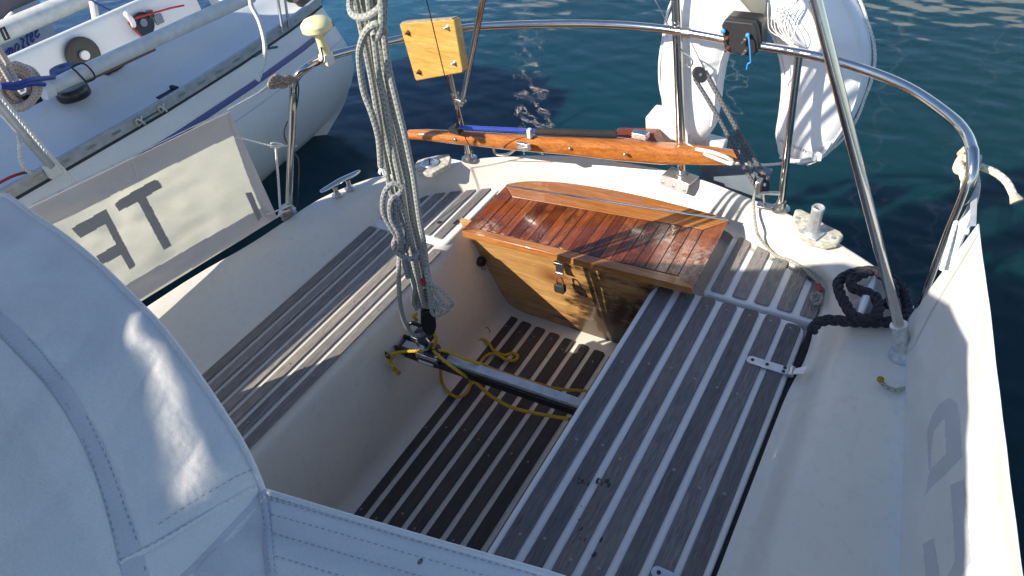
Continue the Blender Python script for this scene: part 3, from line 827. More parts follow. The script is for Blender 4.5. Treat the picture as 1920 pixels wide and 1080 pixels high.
# ================================================================= YELLOW BOARD
yb = thing("mounting_board", "square yellow varnished board with four bolts on the left of the stern rail", "board")
Y1, Y2 = 1.60, 1.60
c4p = [at(748, 44, y=1.66), at(851, 36, y=1.66), at(868, 136, y=1.63), at(779, 152, y=1.63)]
nb = (c4p[1] - c4p[0]).cross(c4p[3] - c4p[0]).normalized()
if nb.y < 0: nb = -nb
q = MB(); q.prism(round_poly([c4p[0].lerp(c4p[1], .5)] + [c4p[1], c4p[2], c4p[3], c4p[0]] + [c4p[0].lerp(c4p[1], .5)], .008, 3)[1:], nb * .034); q.build("board", "yellow_board", yb, 35, .003)
top_e = [c4p[0] + nb * .001, c4p[1] + nb * .001]; upv = (c4p[0] - c4p[3]).normalized()
q = MB(); q.prism([c4p[0] + upv * .0005 + nb * .003 + (c4p[1] - c4p[0]) * .04, c4p[1] + upv * .0005 + nb * .003 - (c4p[1] - c4p[0]) * .04, c4p[1] + upv * .0005 + nb * .031 - (c4p[1] - c4p[0]) * .04, c4p[0] + upv * .0005 + nb * .031 + (c4p[1] - c4p[0]) * .04], upv * .0025); q.build("worn_top_edge", "weathered_edge", yb)
for u, v_ in ((.13, .17), (.86, .14), (.14, .86), (.87, .80)):
    p = c4p[0].lerp(c4p[1], u).lerp(c4p[3].lerp(c4p[2], u), v_)
    q = MB(); M_ = mat_to(-nb, p); q.lathe([(.0085, 0), (.0085, .002), (.006, .002), (.006, .006), (.0035, .006), (.003, .016), (.001, .017)], M_, 12); q.build("bolt", "rust" if u < .5 else "steel_dull", yb)

# ================================================================= GPS MUSHROOM
gp = thing("antenna", "cream mushroom shaped antenna on the left end of the stern rail", "antenna")
gb = at(611, 104, z=ZR + .012); gt = at(592, 48, z=ZR + .1) ; ax_ = V((-.02, -.02, 1)).normalized()
H = .115
for H_ in [x / 1000 for x in range(80, 200, 4)]:
    if proj(gb + ax_ * H_)[1] < 30: H = H_; break
M_ = mat_to(ax_, gb)
k = H
q = MB(); q.lathe([(.0165, 0), (.0165, .1 * k), (.0155, .2 * k), (.015, .45 * k), (.017, .52 * k), (.030, .58 * k)], M_, 24); q.build("stem", "cream_plastic", gp)
q = MB(); q.lathe([(.018, .50 * k), (.026, .545 * k), (.045, .64 * k), (.048, .67 * k), (.048, .79 * k), (.0455, .83 * k), (.036, .90 * k), (.020, .945 * k), (.006, .96 * k), (.001, .96 * k)], M_, 36, False); q.build("dome", "cream_plastic", gp, 24)
q = MB(); q.box(gb + V((0, 0, -.012)), (.034, .036, .040)); q.box(gb + V((.012, -.014, -.012)), (.016, .012, .03)); q.build("clamp", "white_plastic", gp, 35, .004, seg=3)
q = MB(); q.tube(catmull([gb + ax_ * .035 + V((.008, -.016, 0)), gb + V((.012, -.026, .0)), at(600, 118, z=ZR), at(575, 130, z=ZR), at(557, 140, z=.61), at(560, 170, z=.55), at(553, 210, z=.45), at(537, 232, z=.40), at(533, 255, z=.36), at(545, 280, z=.31), at(560, 300, z=.27), at(560, 350, z=.18), at(556, 395, z=.11)], 5), .0026, 7); q.build("cable", "black_plastic", gp)

# ================================================================= TILLER
tl = thing("tiller", "varnished wooden tiller lying across the stern with a blue extension handle", "tiller")
def tp(px, py, u): return at(px, py, y=1.78 + .30 * u)
segs = [(768, 252, 0, 17), (800, 253, .05, 20), (865, 258, .15, 24), (960, 266, .30, 27), (1060, 271, .48, 31), (1160, 279, .65, 36), (1240, 287, .78, 34), (1330, 292, .9, 28), (1386, 296, 1, 22)]
cp = [tp(a, b_, c_) for a, b_, c_, d_ in segs]
q = MB(); rws = []
for i, (a, b_, u, wpx) in enumerate(segs):
    hh = wpx / 2 * (cp[i] - CAM).length / F_PX
    dirx = (cp[min(i + 1, len(cp) - 1)] - cp[max(i - 1, 0)]).normalized()
    up = V((0, 0, 1)); side = dirx.cross(up).normalized(); hh *= 1.05
    hw = hh * 1.0
    k_ = 1.0
    ring = []
    for j in range(16):
        a_ = 2 * PI * j / 16 + PI / 16
        cx_, sx_ = math.cos(a_), math.sin(a_)
        pw = 1 - .45 * min(1, u * 1.6)
        ring.append(cp[i] + up * (math.copysign(abs(cx_) ** pw, cx_) * hh * k_) + side * (math.copysign(abs(sx_) ** pw, sx_) * hw * k_))
    rws.append(ring)
cap_l = [cp[0] - (cp[1] - cp[0]).normalized() * .007 + (p_ - cp[0]) * .72 for p_ in rws[0]]
q.grid([cap_l] + rws, True); k16 = 16
q.f.append(tuple(range(16))[::-1]); q.f.append(tuple((len(segs)) * 16 + j for j in range(16)))
q.build("bar", "varnish_tiller", tl, 50)
# darker upper cheek near the rudder head
q = MB(); a, b_ = at(1150, 250, y=2.02), at(1225, 252, y=2.04); a2, b2_ = at(1160, 268, y=1.99), at(1240, 276, y=2.01)
q.prism([a, b_, b2_, a2], (0, .045, 0)); q.build("cheek", "varnish_tiller_dark", tl, 35, .003)
q = MB(); p0_, p1_ = at(1180, 252, y=1.985), at(1222, 256, y=1.99); q.box((p0_ + p1_) / 2 + V((0, 0, .002)), (.055, .03, .022)); q.build("socket_frame", "steel_dull", tl, 35, .003)
# extension
e0_, e1_, e2_ = at(862, 239, y=1.80), at(1003, 246, y=1.885), at(1157, 252, y=1.975)
ex = thing("tiller_extension", "blue tube with black foam grip clipped on top of the tiller", "handle")
q = MB(); q.tube([e0_, e1_], .0085, 14); q.build("tube", "blue_tube", ex)
q = MB(); q.tube([e1_.lerp(e2_, .0), e1_.lerp(e2_, .01), e1_.lerp(e2_, .98), e2_], [.0085, .0125, .0130, .010], 14); q.build("grip", "foam_grip", ex)
q = MB(); q.box(e0_ + V((-.018, -.004, -.012)), (.042, .026, .018)); q.tube(catmull([e0_ + V((-.02, 0, -.004)), e0_ + V((-.012, 0, .010)), e0_ + V((.0, 0, .002))], 4), .006, 8); q.build("swivel", "black_matt", ex, 35, .003)
q = MB(); q.box(e1_.lerp(e0_, .06) + V((0, -.006, -.006)), (.014, .018, .034)); q.build("clip", "white_plastic", ex, 35, .002)
def bolt_on(px, py, y, par, r=.006, mat="steel_dull"):
    q = MB(); q.lathe([(r, 0), (r, .004), (r * .6, .007), (.001, .008)], mat_to((0, -1, .1), at(px, py, y=y)), 12); return q.build("bolt", mat, par)
bolt_on(854, 261, 1.80, tl); bolt_on(1069, 278, 1.90, tl); bolt_on(1172, 289, 1.94, tl)
q = MB(); p = at(982, 273, y=1.845)
q.box(p, (.055, .012, .02)); q.prism([p + V((-.02, -.004, -.006)), p + V((.026, -.004, .012)), p + V((.034, -.004, -.002)), p + V((.01, -.004, -.014))], (0, -.016, 0)); q.build("jam_cleat", "steel_dull", tl, 35, .002)
q = MB(); q.tube(catmull([at(926, 277, y=1.93), at(928, 287, y=1.94), at(938, 291, y=1.94), at(955, 288, y=1.94), at(968, 279, y=1.94), at(990, 276, y=1.95), at(1060, 281, y=1.97), at(1120, 287, y=1.99)], 5), .0055, 10)
q.build("steel_strap", "steel_dull", tl)
# rudder head
rh = thing("rudder_head", "peeling white rudder head block behind the stern post", "rudder")
rx = MB(); a_, b__ = at(1219, 243, y=2.10), at(1290, 262, y=2.10)
rx.box((at(1262, 240, y=2.14)), (.165, .10, .115), Matrix.Rotation(-.05, 3, 'Y')); rx.build("head_block", "peeling_white", rh, 35, .008, seg=3)
q = MB(); q.box(at(1326, 266, y=2.16), (.13, .05, .045), Matrix.Rotation(.1, 3, 'Y')); q.build("lower_block", "peeling_white", rh, 35, .008, seg=3)
q = MB(); q.box(V((-.53, 2.17, -.18)), (.24, .04, .58)); q.build("rudder_blade", "grey_paint", rh, 35, .006)
q = MB()
for px_ in (1229, 1237): q.lathe([(.007, 0), (.006, .006), (.001, .007)], mat_to((0, -1, 0), at(px_, 269, y=2.085)), 10)
q.build_each("rusty_bolt", "rust", rh)

# ================================================================= BLACK BOX ON THE RAIL
bx = thing("black_bracket", "black plastic outboard bracket bolted onto the stern rail in front of the lifebuoy", "bracket")
def frame_at(px, py, y): return at(px, py, y=y)
yb_ = 1.965
cs = [at(x_, y_, y=yb_) for x_, y_ in ((1353, 48), (1358, 38), (1412, 44), (1418, 52), (1424, 90), (1414, 103), (1400, 105), (1368, 99), (1358, 92))]
q = MB(); q.prism(cs, (0, .028, 0)); q.build("front_pad", "black_matt", bx, 35, .004, seg=3)
cs = [at(x_, y_, y=yb_ + .03) for x_, y_ in ((1360, 36), (1366, 31), (1420, 37), (1428, 44), (1430, 88), (1420, 100), (1368, 96))]
q = MB(); q.prism(cs, (0, .05, 0)); q.build("back_pad", "black_plastic", bx, 35, .004, seg=3)
for x_, y_ in ((1363, 72), (1366, 90), (1398, 74), (1399, 95)):
    q = MB(); M_ = mat_to((-.35, -1, -.3), at(x_, y_, y=yb_)); q.lathe([(.0055, -.004), (.0055, .004), (.003, .004), (.003, .018), (.001, .019)], M_, 10); q.build("bolt", "rust" if x_ < 1380 else "steel_dull", bx)
st_ = thing("blue_string", "short bright blue string hanging from the black bracket", "string")
q = MB(); q.tube(catmull([at(1402, 66, y=1.955), at(1404, 72, y=1.945), at(1406, 90, y=1.945), at(1407, 108, y=1.945), at(1407, 117, y=1.945), at(1402, 120, y=1.945), at(1400, 130, y=1.945)], 4), .0022, 8)
q.build("tail", "blue_string", st_); q = MB(); q.lathe([(.006, -.003), (.007, .003), (.002, .006)], mat_to((0, -1, 0), at(1356, 58, y=1.955)), 10); q.lathe([(.006, -.003), (.006, .003), (.002, .006)], mat_to((0, -1, 0), at(1402, 66, y=1.955)), 10); q.build("knots", "blue_string", st_)
# solid steel clip on rail near post
q = MB(); p = at(1287, 61, z=ZR); q.tube([p - V((.012, 0, 0)), p + V((.012, 0, 0))], .0150, 14); q.build("rail_collar", "steel_dull", rail)

# ================================================================= LIFEBUOY
lb = thing("lifebuoy", "white horseshoe lifebuoy tied behind the stern rail", "lifebuoy")
YB = 2.13
cl = [(1302, 262, 40), (1298, 235, 84), (1297, 190, 104), (1298, 140, 112), (1306, 85, 118), (1325, 35, 124), (1362, -12, 128), (1420, -38, 130), (1478, -18, 132), (1518, 28, 138), (1540, 80, 142), (1546, 130, 138), (1538, 180, 128), (1521, 228, 112), (1500, 268, 88), (1484, 296, 48)]
P = [at(a, b_, y=YB) for a, b_, c_ in cl]; RR = [c_ / 2 * (p_ - CAM).length / F_PX for p_, (_, _, c_) in zip(P, cl)]
Pc = catmull(P, 5); Rc = [v_.x for v_ in catmull([V((r_, 0, 0)) for r_ in RR], 5)]
q = MB(); q.tube(Pc, Rc, 22, True, .55, updir=V((0, 1, 0)))
for v_ in q.v:
    dd = noise.noise(v_ * 16) * .0012 + noise.noise(v_ * 6) * .003; v_.y += dd
q.build("cover", "buoy_cover", lb, 60)
# seam piping along the middle of the front face, and the outer edge
q = MB()
sp = []
for i, (p_, r_) in enumerate(zip(Pc, Rc)):
    sp.append(p_ + V((0, -.56 * r_ + .0015, 0)))
T_, N_ = q.frames(Pc)
outp = []; inp_ = []
for i in range(len(Pc)):
    sd_ = T_[i].cross(V((0, 1, 0))).normalized()
    outp.append(Pc[i] + sd_ * Rc[i] * .86 + V((0, -.30 * Rc[i], 0))); inp_.append(Pc[i] - sd_ * Rc[i] * .86 + V((0, -.30 * Rc[i], 0)))
q.tube(outp[6:-4], .0022, 6); q.tube(inp_[6:-4], .0022, 6); q.build("cover_piping", "white_tape", lb)
# grab line round the outside
q = MB()
gl = [p_ + (T_[i].cross(V((0, 1, 0))).normalized()) * (Rc[i] * 1.03 + .006 * abs(math.sin(i * .32))) * 1 for i, p_ in enumerate(Pc)]
def side_sel(i): return 0
gl2 = [Pc[i] - (T_[i].cross(V((0, 1, 0))).normalized()) * (Rc[i] * 1.02 + .006 * abs(math.sin(i * .32))) for i in range(len(Pc))]
outer = gl if (gl[len(gl) // 2].z > Pc[len(Pc) // 2].z) else gl2
q.tube(outer[4:], .0042, 8); q.build("grab_line", "rope_white", lb)
q = MB(); ls_ = [at(1462, 294, y=2.06), at(1480, 300, y=2.06), at(1505, 302, y=2.05), at(1532, 296, y=2.06), at(1545, 285, y=2.08), at(1558, 265, y=2.1), at(1575, 235, y=2.11), at(1596, 190, y=2.12)]
q.tube(catmull(ls_, 5), .0055, 8); q.tube(catmull([at(1526, 300, y=2.05), at(1530, 288, y=2.05), at(1538, 292, y=2.05), at(1536, 300, y=2.05)], 4), .007, 8); q.build("closing_line", "white_tape", lb)
# tiny printed mark on the buoy (letters read SAFETY)
def text(txt, M, size, mat, parent, name="lettering", ext=.0004, shear=0):
    cu = bpy.data.curves.new(name, 'FONT'); cu.body = txt; cu.size = size; cu.extrude = ext; cu.shear = shear; cu.align_x = 'LEFT'
    to = bpy.data.objects.new(name, cu); COL.objects.link(to)
    dg = bpy.context.evaluated_depsgraph_get(); me = bpy.data.meshes.new_from_object(to.evaluated_get(dg))
    bpy.data.objects.remove(to); me.materials.clear(); me.materials.append(MATS[mat])
    o = bpy.data.objects.new(name, me); COL.objects.link(o); o.matrix_world = M
    if parent is not None: o.parent = parent
    return o
xv = (at(1500, 284, y=2.07) - at(1462, 266, y=2.07)).normalized()
text("OCEAN SAFETY", mat_to(xv.cross(V((0, .3, 1))), at(1460, 264, y=2.066), xv), .013, "black_matt", lb)
# white lashing of the buoy across to the rudder head
q = MB()
q.tube(catmull([at(1290, 272, y=2.05), at(1312, 285, y=2.03), at(1345, 298, y=2.02), at(1370, 307, y=2.02), at(1372, 301, y=2.015), at(1355, 292, y=2.01), at(1330, 284, y=2.02), at(1305, 280, y=2.03)], 5), .0062, 8)
q.tube(catmull([at(1370, 305, y=2.02), at(1400, 308, y=2.03), at(1440, 309, y=2.04), at(1490, 303, y=2.05), at(1520, 297, y=2.05)], 5), .0045, 8)
tag(q.build("white_lashing", "rope_white"), "white looped line tying the lower ends of the horseshoe lifebuoy", "rope")
# dan-buoy light bag hanging over the top of the buoy with thin cords
bg_ = thing("light_bag", "grey green canvas bag with thin cords over the top of the lifebuoy", "bag")
q = MB()
rr_ = []
for i, (x_, y_, wx) in enumerate([(1398, -60, 50), (1402, -25, 48), (1412, 0, 44), (1420, 20, 26), (1424, 36, 6)]):
    c_0 = at(x_, y_, y=2.06); hw = wx / 2 * (c_0 - CAM).length / F_PX
    rr_.append([c_0 + V((math.cos(2 * PI * j / 14) * hw * (1 + .14 * math.sin(3 * j)), math.sin(2 * PI * j / 14) * hw * .45, .0)) for j in range(14)])
q.grid(rr_, True); q.f.append(tuple(range(14))); q.build("bag", "rope_weathered", bg_, 60)
q = MB(); random.seed(21)
for i in range(5):
    x0 = 1436 + i * 11
    q.tube(catmull([at(1440 + i * 5, 5, y=2.04), at(x0 + 4, 35, y=2.03), at(x0 + 10, 60, y=2.01), at(1488 - i * 3, 80, y=2.0), at(1470 + i * 3, 76, y=2.0), at(1446 + i * 6, 45, y=2.03), at(1462 + i * 9, 12, y=2.05)], 5), .0014, 6)
q.tube(catmull([at(1460, 26, y=2.0), at(1490, 8, y=2.03), at(1500, -8, y=2.05)], 4), .003, 6)
q.build("cords", "rope_white", bg_)

# ================================================================= BACKSTAY TACKLE
bt = thing("backstay_tackle", "dark rope tackle with blocks running down to the right stern post", "tackle")
y1_, y2_ = 1.93, 1.86
A = at(1312, 140, y=2.02); B = at(1438, 352, y=1.93)
q = MB(); q.tube([at(1214, -30, y=2.0), at(1228, 0, y=2.0), at(1280, 98, y=2.02)], .0018, 6); q.build("wire", "steel_dull", bt)
q = MB(); q.tube(catmull([at(1280, 98, y=2.02), at(1285, 110, y=2.02), at(1286, 120, y=2.02), at(1293, 126, y=2.02), at(1299, 116, y=2.02), at(1292, 106, y=2.02), at(1281, 99, y=2.02)], 4), .0026, 8); q.build("shackle", "steel_dull", bt)
def block(p, axis, r, par, mat="black_plastic", long=1.35, dirv=V((0, 0, 1))):
    M_ = mat_to(axis, p, dirv)
    q = MB()
    for off in (-.011, .008):
        q.prism([M_ @ V((math.cos(2 * PI * j / 18) * r * long, math.sin(2 * PI * j / 18) * r, off)) for j in range(18)], M_.to_3x3() @ V((0, 0, .003)))
    o = q.build("cheek", mat, par, 35, .0015)
    q = MB(); q.lathe([(r * .8, -.007), (r * .62, 0), (r * .8, .007)], M_, 18); q.lathe([(r * .25, -.014), (r * .25, .014)], M_, 10); q.build("sheave", "steel_dull", o)
dv = (B - A).normalized()
camdir = lambda p: (CAM - p).normalized()
block(A, camdir(A) * 1.0 + V((.2, 0, 0)), .020, bt, "black_matt", 1.3, dv)
B0 = at(1428, 345, y=1.93)
block(B0, V((.9, -.6, .4)), .022, bt, "black_matt", 1.5, dv)
sd_ = dv.cross(camdir(A)).normalized()
q = MB(); q.tube(catmull([A + sd_ * .018, A.lerp(B0, .4) + sd_ * .014, A.lerp(B0, .8) + sd_ * .02, B0 + sd_ * .018], 5), .0062, 8); q.tube(catmull([A - sd_ * .018, A.lerp(B0, .5) - sd_ * .016, B0 - sd_ * .02], 5), .0072, 8); q.tube([A.lerp(B0, .55), B0], .0062, 8)
q.build("tackle_rope", "rope_dark", bt)
q = MB(); pf = pB2 + V((-.045, -.02, .012)); q.tube([B0, pf], .004, 8); q.box(pf, (.05, .03, .006)); q.box(B0 + V((0, -.03, .01)), (.012, .03, .045)); q.tube([B0 + V((.0, -.02, -.02)), B0 + V((.06, .0, -.02))], .006, 8); q.build("cam_fitting", "steel_dull", bt, 35, .001)
q = MB()
tail = [B0 + V((-.005, -.04, .015)), at(1418, 358, z=.14), at(1413, 375, z=.125), at(1414, 400, z=.095), at(1418, 430, z=.075), at(1424, 445, z=.05), at(1440, 466, z=.02), at(1456, 480, z=.018), at(1480, 488, z=.020), at(1505, 503, z=.022), at(1520, 514, z=.024), at(1534, 528, z=.024), at(1538, 540, z=.022), at(1538, 552, z=.022), at(1532, 562, z=.022), at(1524, 562, z=.024), at(1522, 554, z=.028), at(1532, 549, z=.032), at(1541, 556, z=.028), at(1536, 568, z=.022), at(1524, 569, z=.020)]
q.tube(catmull(tail, 5), .0050, 8)
tag(q.build("tackle_tail", "rope_weathered"), "weathered grey line from the tackle down to a knot on the small right seat", "rope")
q = MB(); p1_, p2_ = at(1534, 534, z=.026), at(1538, 548, z=.026); q.tube([p1_, p2_], .0062, 8); tag(q.build("red_whipping", "red_line"), "faded red tape round the grey line by its knot", "tape")
q = MB(); q.tube(catmull([at(1455, 392, z=.10), at(1452, 405, z=.08), at(1453, 440, z=.05), at(1459, 465, z=.03), at(1468, 482, z=.012)], 5), .004, 8)
tag(q.build("drain_pipe_line", "white_plastic"), "thin pale cable running down the coaming below the right stern post", "cable")
q = MB(); p = at(1484, 489, z=.02)
q.tube(catmull([at(1446, 474, z=.012), at(1462, 479, z=.014), at(1492, 495, z=.016)], 4), .006, 8, True, .6); 
tag(q.build("cable_cover", "gelcoat"), "cream moulded strip on the seat behind the small slats", "strip")

# ================================================================= DECK FITTINGS
# left horn cleat
cl1 = thing("horn_cleat", "polished steel horn cleat on the left side deck", "cleat")
a_, b__ = at(600, 360, z=ZD + .045), at(675, 320, z=ZD + .045)
dc = (b__ - a_).normalized()
q = MB(); Pq = catmull([a_, a_.lerp(b__, .2) , a_.lerp(b__, .5) + V((0, 0, .002)), a_.lerp(b__, .8), b__], 5); q.tube(Pq, [.004 + .0085 * math.sin(PI * i / (len(Pq) - 1)) ** .5 for i in range(len(Pq))], 12, True, .7, updir=V((0, 0, 1))); q.build("horns", "steel", cl1)
for t in (.34, .66):
    pm = a_.lerp(b__, t)
    q = MB(); q.lathe([(.021, 0), (.020, .005), (.011, .012), (.008, .025), (.011, .042)], Matrix.Translation(V((pm.x, pm.y, ZD - .004))), 16); q.build("foot", "steel", cl1)
# left fuel filler cap on a weathered pad
fcp = thing("deck_filler", "round filler cap on a grimy pad at the left stern corner", "deck cap")
pd = [at(x_, y_, z=ZD + .004) for x_, y_ in ((779, 316), (783, 326), (797, 333), (812, 333), (843, 317), (847, 303), (843, 297), (823, 299), (800, 304), (786, 308))]
q = MB(); q.prism(pd, (0, 0, .020)); q.build("pad", "stone_pad", fcp, 35, .004, seg=3)
q = MB(); p = at(806, 307, z=ZD + .024); q.lathe([(.034, 0), (.034, .004), (.031, .007), (.024, .0075), (.023, .005), (.012, .005), (.011, .008), (.004, .008)], Matrix.Translation(p), 26); q.build("cap", "aluminium", fcp)
q = MB(); q.box(p + V((0, 0, .008)), (.005, .04, .003), Matrix.Rotation(.6, 3, 'Z')); q.build("cap_slot", "black_matt", fcp)
# right tube bollard on a pad
tb = thing("pipe_bollard", "galvanised upright pipe on a square plate at the right stern corner", "bollard")
pd = [at(x_, y_, z=ZD + .002) for x_, y_ in ((1489, 402), (1484, 420), (1494, 445), (1513, 462), (1545, 469), (1566, 466), (1580, 452), (1574, 444), (1545, 430), (1520, 412), (1500, 402))]
q = MB(); q.prism(pd, (0, 0, .022)); q.build("pad", "stone_pad", tb, 35, .006, seg=3)
p = at(1522, 438, z=ZD + .026); zt = at(1540, 386, z=ZD + .15)
for hh in [x / 1000 for x in range(60, 200, 3)]:
    if proj(p + V((.004, .0, hh)))[1] < 388: break
q = MB(); q.box(p + V((0, 0, .002)), (.058, .05, .005), Matrix.Rotation(-.35, 3, 'Z')); q.build("base_plate", "galvanised", tb, 35, .0015)
q = MB(); q.lathe([(.024, .003), (.0185, .010), (.0175, .02), (.0175, hh - .012), (.019, hh - .004), (.0165, hh), (.0125, hh - .002), (.0115, hh - .02), (.0005, hh - .06)], mat_to((.03, .0, 1), p), 24); q.build("pipe", "galvanised", tb, 50)
q = MB()
for x_, y_ in ((1497, 409), (1563, 446)): screw(q, at(x_, y_, z=ZD + .0245), (0, 0, 1), .009)
q.build_each("pad_bolt", "galvanised", tb)
# cleat under the black rope
cl2 = thing("rope_cleat", "white horn cleat half hidden under the black mooring rope", "cleat")
q = MB(); a_, b__ = at(1612, 590, z=.135), at(1640, 520, z=.135); q.tube([a_, a_.lerp(b__, .5), b__], [.008, .013, .008], 10); q.build("horns", "white_plastic", cl2)
q = MB(); q.lathe([(.03, 0), (.014, .01), (.012, .03)], Matrix.Translation(V((*(a_.lerp(b__, .5)).xy, ZD))), 14); q.build("foot", "white_plastic", cl2)
# black mooring rope
pts = [(1524, 620, .112), (1530, 608, .114), (1552, 600, .114), (1590, 603, .116), (1630, 604, .118), (1665, 604, .118), (1690, 600, .118), (1702, 580, .118), (1696, 552, .118), (1680, 530, .118), (1655, 512, .122), (1620, 508, .124), (1590, 516, .124), (1572, 530, .124), (1576, 552, .126), (1588, 575, .126), (1600, 592, .130), (1620, 598, .136), (1640, 594, .140), (1648, 576, .142), (1642, 558, .142), (1622, 548, .142), (1600, 540, .146), (1596, 526, .150), (1612, 516, .152), (1640, 508, .150), (1668, 528, .146), (1675, 548, .146), (1664, 575, .14)]
q = MB(); q.strands(catmull([at(a, b_, z=c_) for a, b_, c_ in pts], 6), .0155, 3, .075)
tag(q.build("mooring_rope", "rope_black"), "thick black twisted mooring rope coiled on the right stern deck", "rope")
# rope stub and yellow end by the right cloth
q = MB(); q.tube(catmull([at(1698, 728, z=.108), at(1680, 732, z=.107), at(1662, 726, z=.107), at(1652, 716, z=.107)], 5), .0055, 8)
rs_ = q.build("rope_stub", "rope_weathered"); tag(rs_, "frayed grey rope stub with yellow end on the right side deck", "rope")
q = MB(); p = at(1650, 714, z=.109); q.lathe([(.007, 0), (.008, .008), (.003, .012)], Matrix.Translation(p), 10); q.build("yellow_end", "rope_yellow", rs_)

# ================================================================= TRAVELLER
tv = thing("traveller", "grey aluminium mainsheet track across the cockpit well", "track")
ZT = -.125
ta, tb_ = at(752, 642, z=ZT), at(1092, 757, z=ZT)
ta = V((-1.272, ta.y, ZT)) if ta.x < -1.272 else ta
dt = (tb_ - ta).normalized(); nt_ = V((-dt.y, dt.x, 0)); R3 = Matrix((dt, nt_, V((0, 0, 1)))).transposed()
ln = (tb_ - ta).length
q = MB(); q.box((ta + tb_) / 2 + V((0, 0, -.001)), (ln, .030, .008), R3); q.box((ta + tb_) / 2 + V((0, 0, -.012)), (ln, .018, .016), R3); q.build("track_rail", "alu_grey", tv, 35, .0015)
q = MB(); q.box((ta + tb_) / 2 + V((0, 0, -.036)), (ln, .030, .032), R3); q.build("support_beam", "black_plastic", tv, 35, .003)
q = MB(); q.tube([ta + nt_ * -.027 + V((0, 0, -.006)), ta + nt_ * .027 + V((0, 0, -.006))], .010, 12); q.box(ta + dt * .006 + nt_ * -.026 + V((0, 0, -.006)), (.045, .010, .03), R3); q.box(ta + dt * .006 + nt_ * .026 + V((0, 0, -.006)), (.045, .010, .03), R3); q.build("end_fitting", "black_plastic", tv, 35, .003)
q = MB()
for i in range(1, 12): screw(q, ta.lerp(tb_, .12 + i * .075) + V((0, 0, .003)), (0, 0, 1), .0035)
q.build_each("screw", "steel_dull", tv)
# car
kc = ta + dt * .105
car = thing("traveller_car", "black and steel car under the mainsheet block on the track", "block")
q = MB(); q.box(kc + V((0, 0, .008)), (.085, .038, .010), R3); q.box(kc - nt_ * .022 + V((0, 0, -.008)), (.085, .008, .030), R3); q.build("carriage", "steel", car, 35, .003)
q = MB(); q.box(kc - nt_ * .028 + V((0, 0, -.022)), (.075, .006, .018), R3); q.box(kc + dt * .055 + V((0, 0, .004)), (.02, .034, .018), R3); q.lathe([(.030, 0), (.030, .004), (.022, .010), (.010, .012), (.009, .020), (.001, .021)], Matrix.Translation(kc + V((0, 0, .014)) + dt * .01), 22); q.build("swivel_base", "black_plastic", car, 35, .002)
q = MB(); q.box(kc - nt_ * .0325 + V((0, 0, -.018)), (.055, .002, .009), R3); q.build("car_label", "white_plastic", car)

# ================================================================= MAINSHEET
ms = thing("mainsheet", "long bundle of grey flecked sheet ropes hanging above the cockpit to its block", "ropes")
YM = kc.y
def mp_(px, py, dy=0): return at(px, py, y=YM + dy)
blk = mp_(800, 607)
dirm = (mp_(690, 0, -.06) - mp_(800, 590)).normalized()
bk = thing("mainsheet_block", "black triple block with cam cleat at the foot of the mainsheet", "block")
for i, off in enumerate((-.020, 0, .020)):
    c0 = mp_(803, 598) + V((.6, -.8, 0)).normalized() * off
    M_ = mat_to(V((.6, -.8, .1)), c0, dirm)
    q = MB(); q.prism([M_ @ V((math.cos(2 * PI * j / 20) * .046, math.sin(2 * PI * j / 20) * .023, -.0025)) for j in range(20)], M_.to_3x3() @ V((0, 0, .005))); q.build("cheek", "black_plastic", bk, 35, .0015)
q = MB(); M_ = mat_to(V((.6, -.8, .1)), mp_(803, 598), dirm); q.lathe([(.020, -.018), (.015, -.011), (.020, -.002), (.020, .002), (.015, .011), (.020, .018)], M_, 18); q.build("sheave", "steel", bk)
q = MB(); c0 = mp_(792, 632); q.box(c0, (.06, .045, .022), rot3(dirm, (1, 0, 0))); q.tube(catmull([c0 + V((-.02, -.01, 0)), mp_(765, 618, -.02), mp_(770, 605, -.02), mp_(790, 612, -.01)], 4), .007, 8); q.build("cam_arm", "black_plastic", bk, 35, .004)
q = MB(); q.tube(catmull([mp_(781, 640, -.03), mp_(787, 652, -.03), mp_(800, 655, -.03), mp_(806, 645, -.03), mp_(798, 634, -.03)], 4), .0042, 8); q.tube(catmull([mp_(797, 560), mp_(795, 545), mp_(802, 540), mp_(808, 550), mp_(804, 562)], 4), .004, 8); q.build("shackle", "steel", bk)
q = MB(); q.tube([mp_(800, 640), mp_(803, 662)], .010, 12); q.build("swivel_pin", "black_plastic", bk)
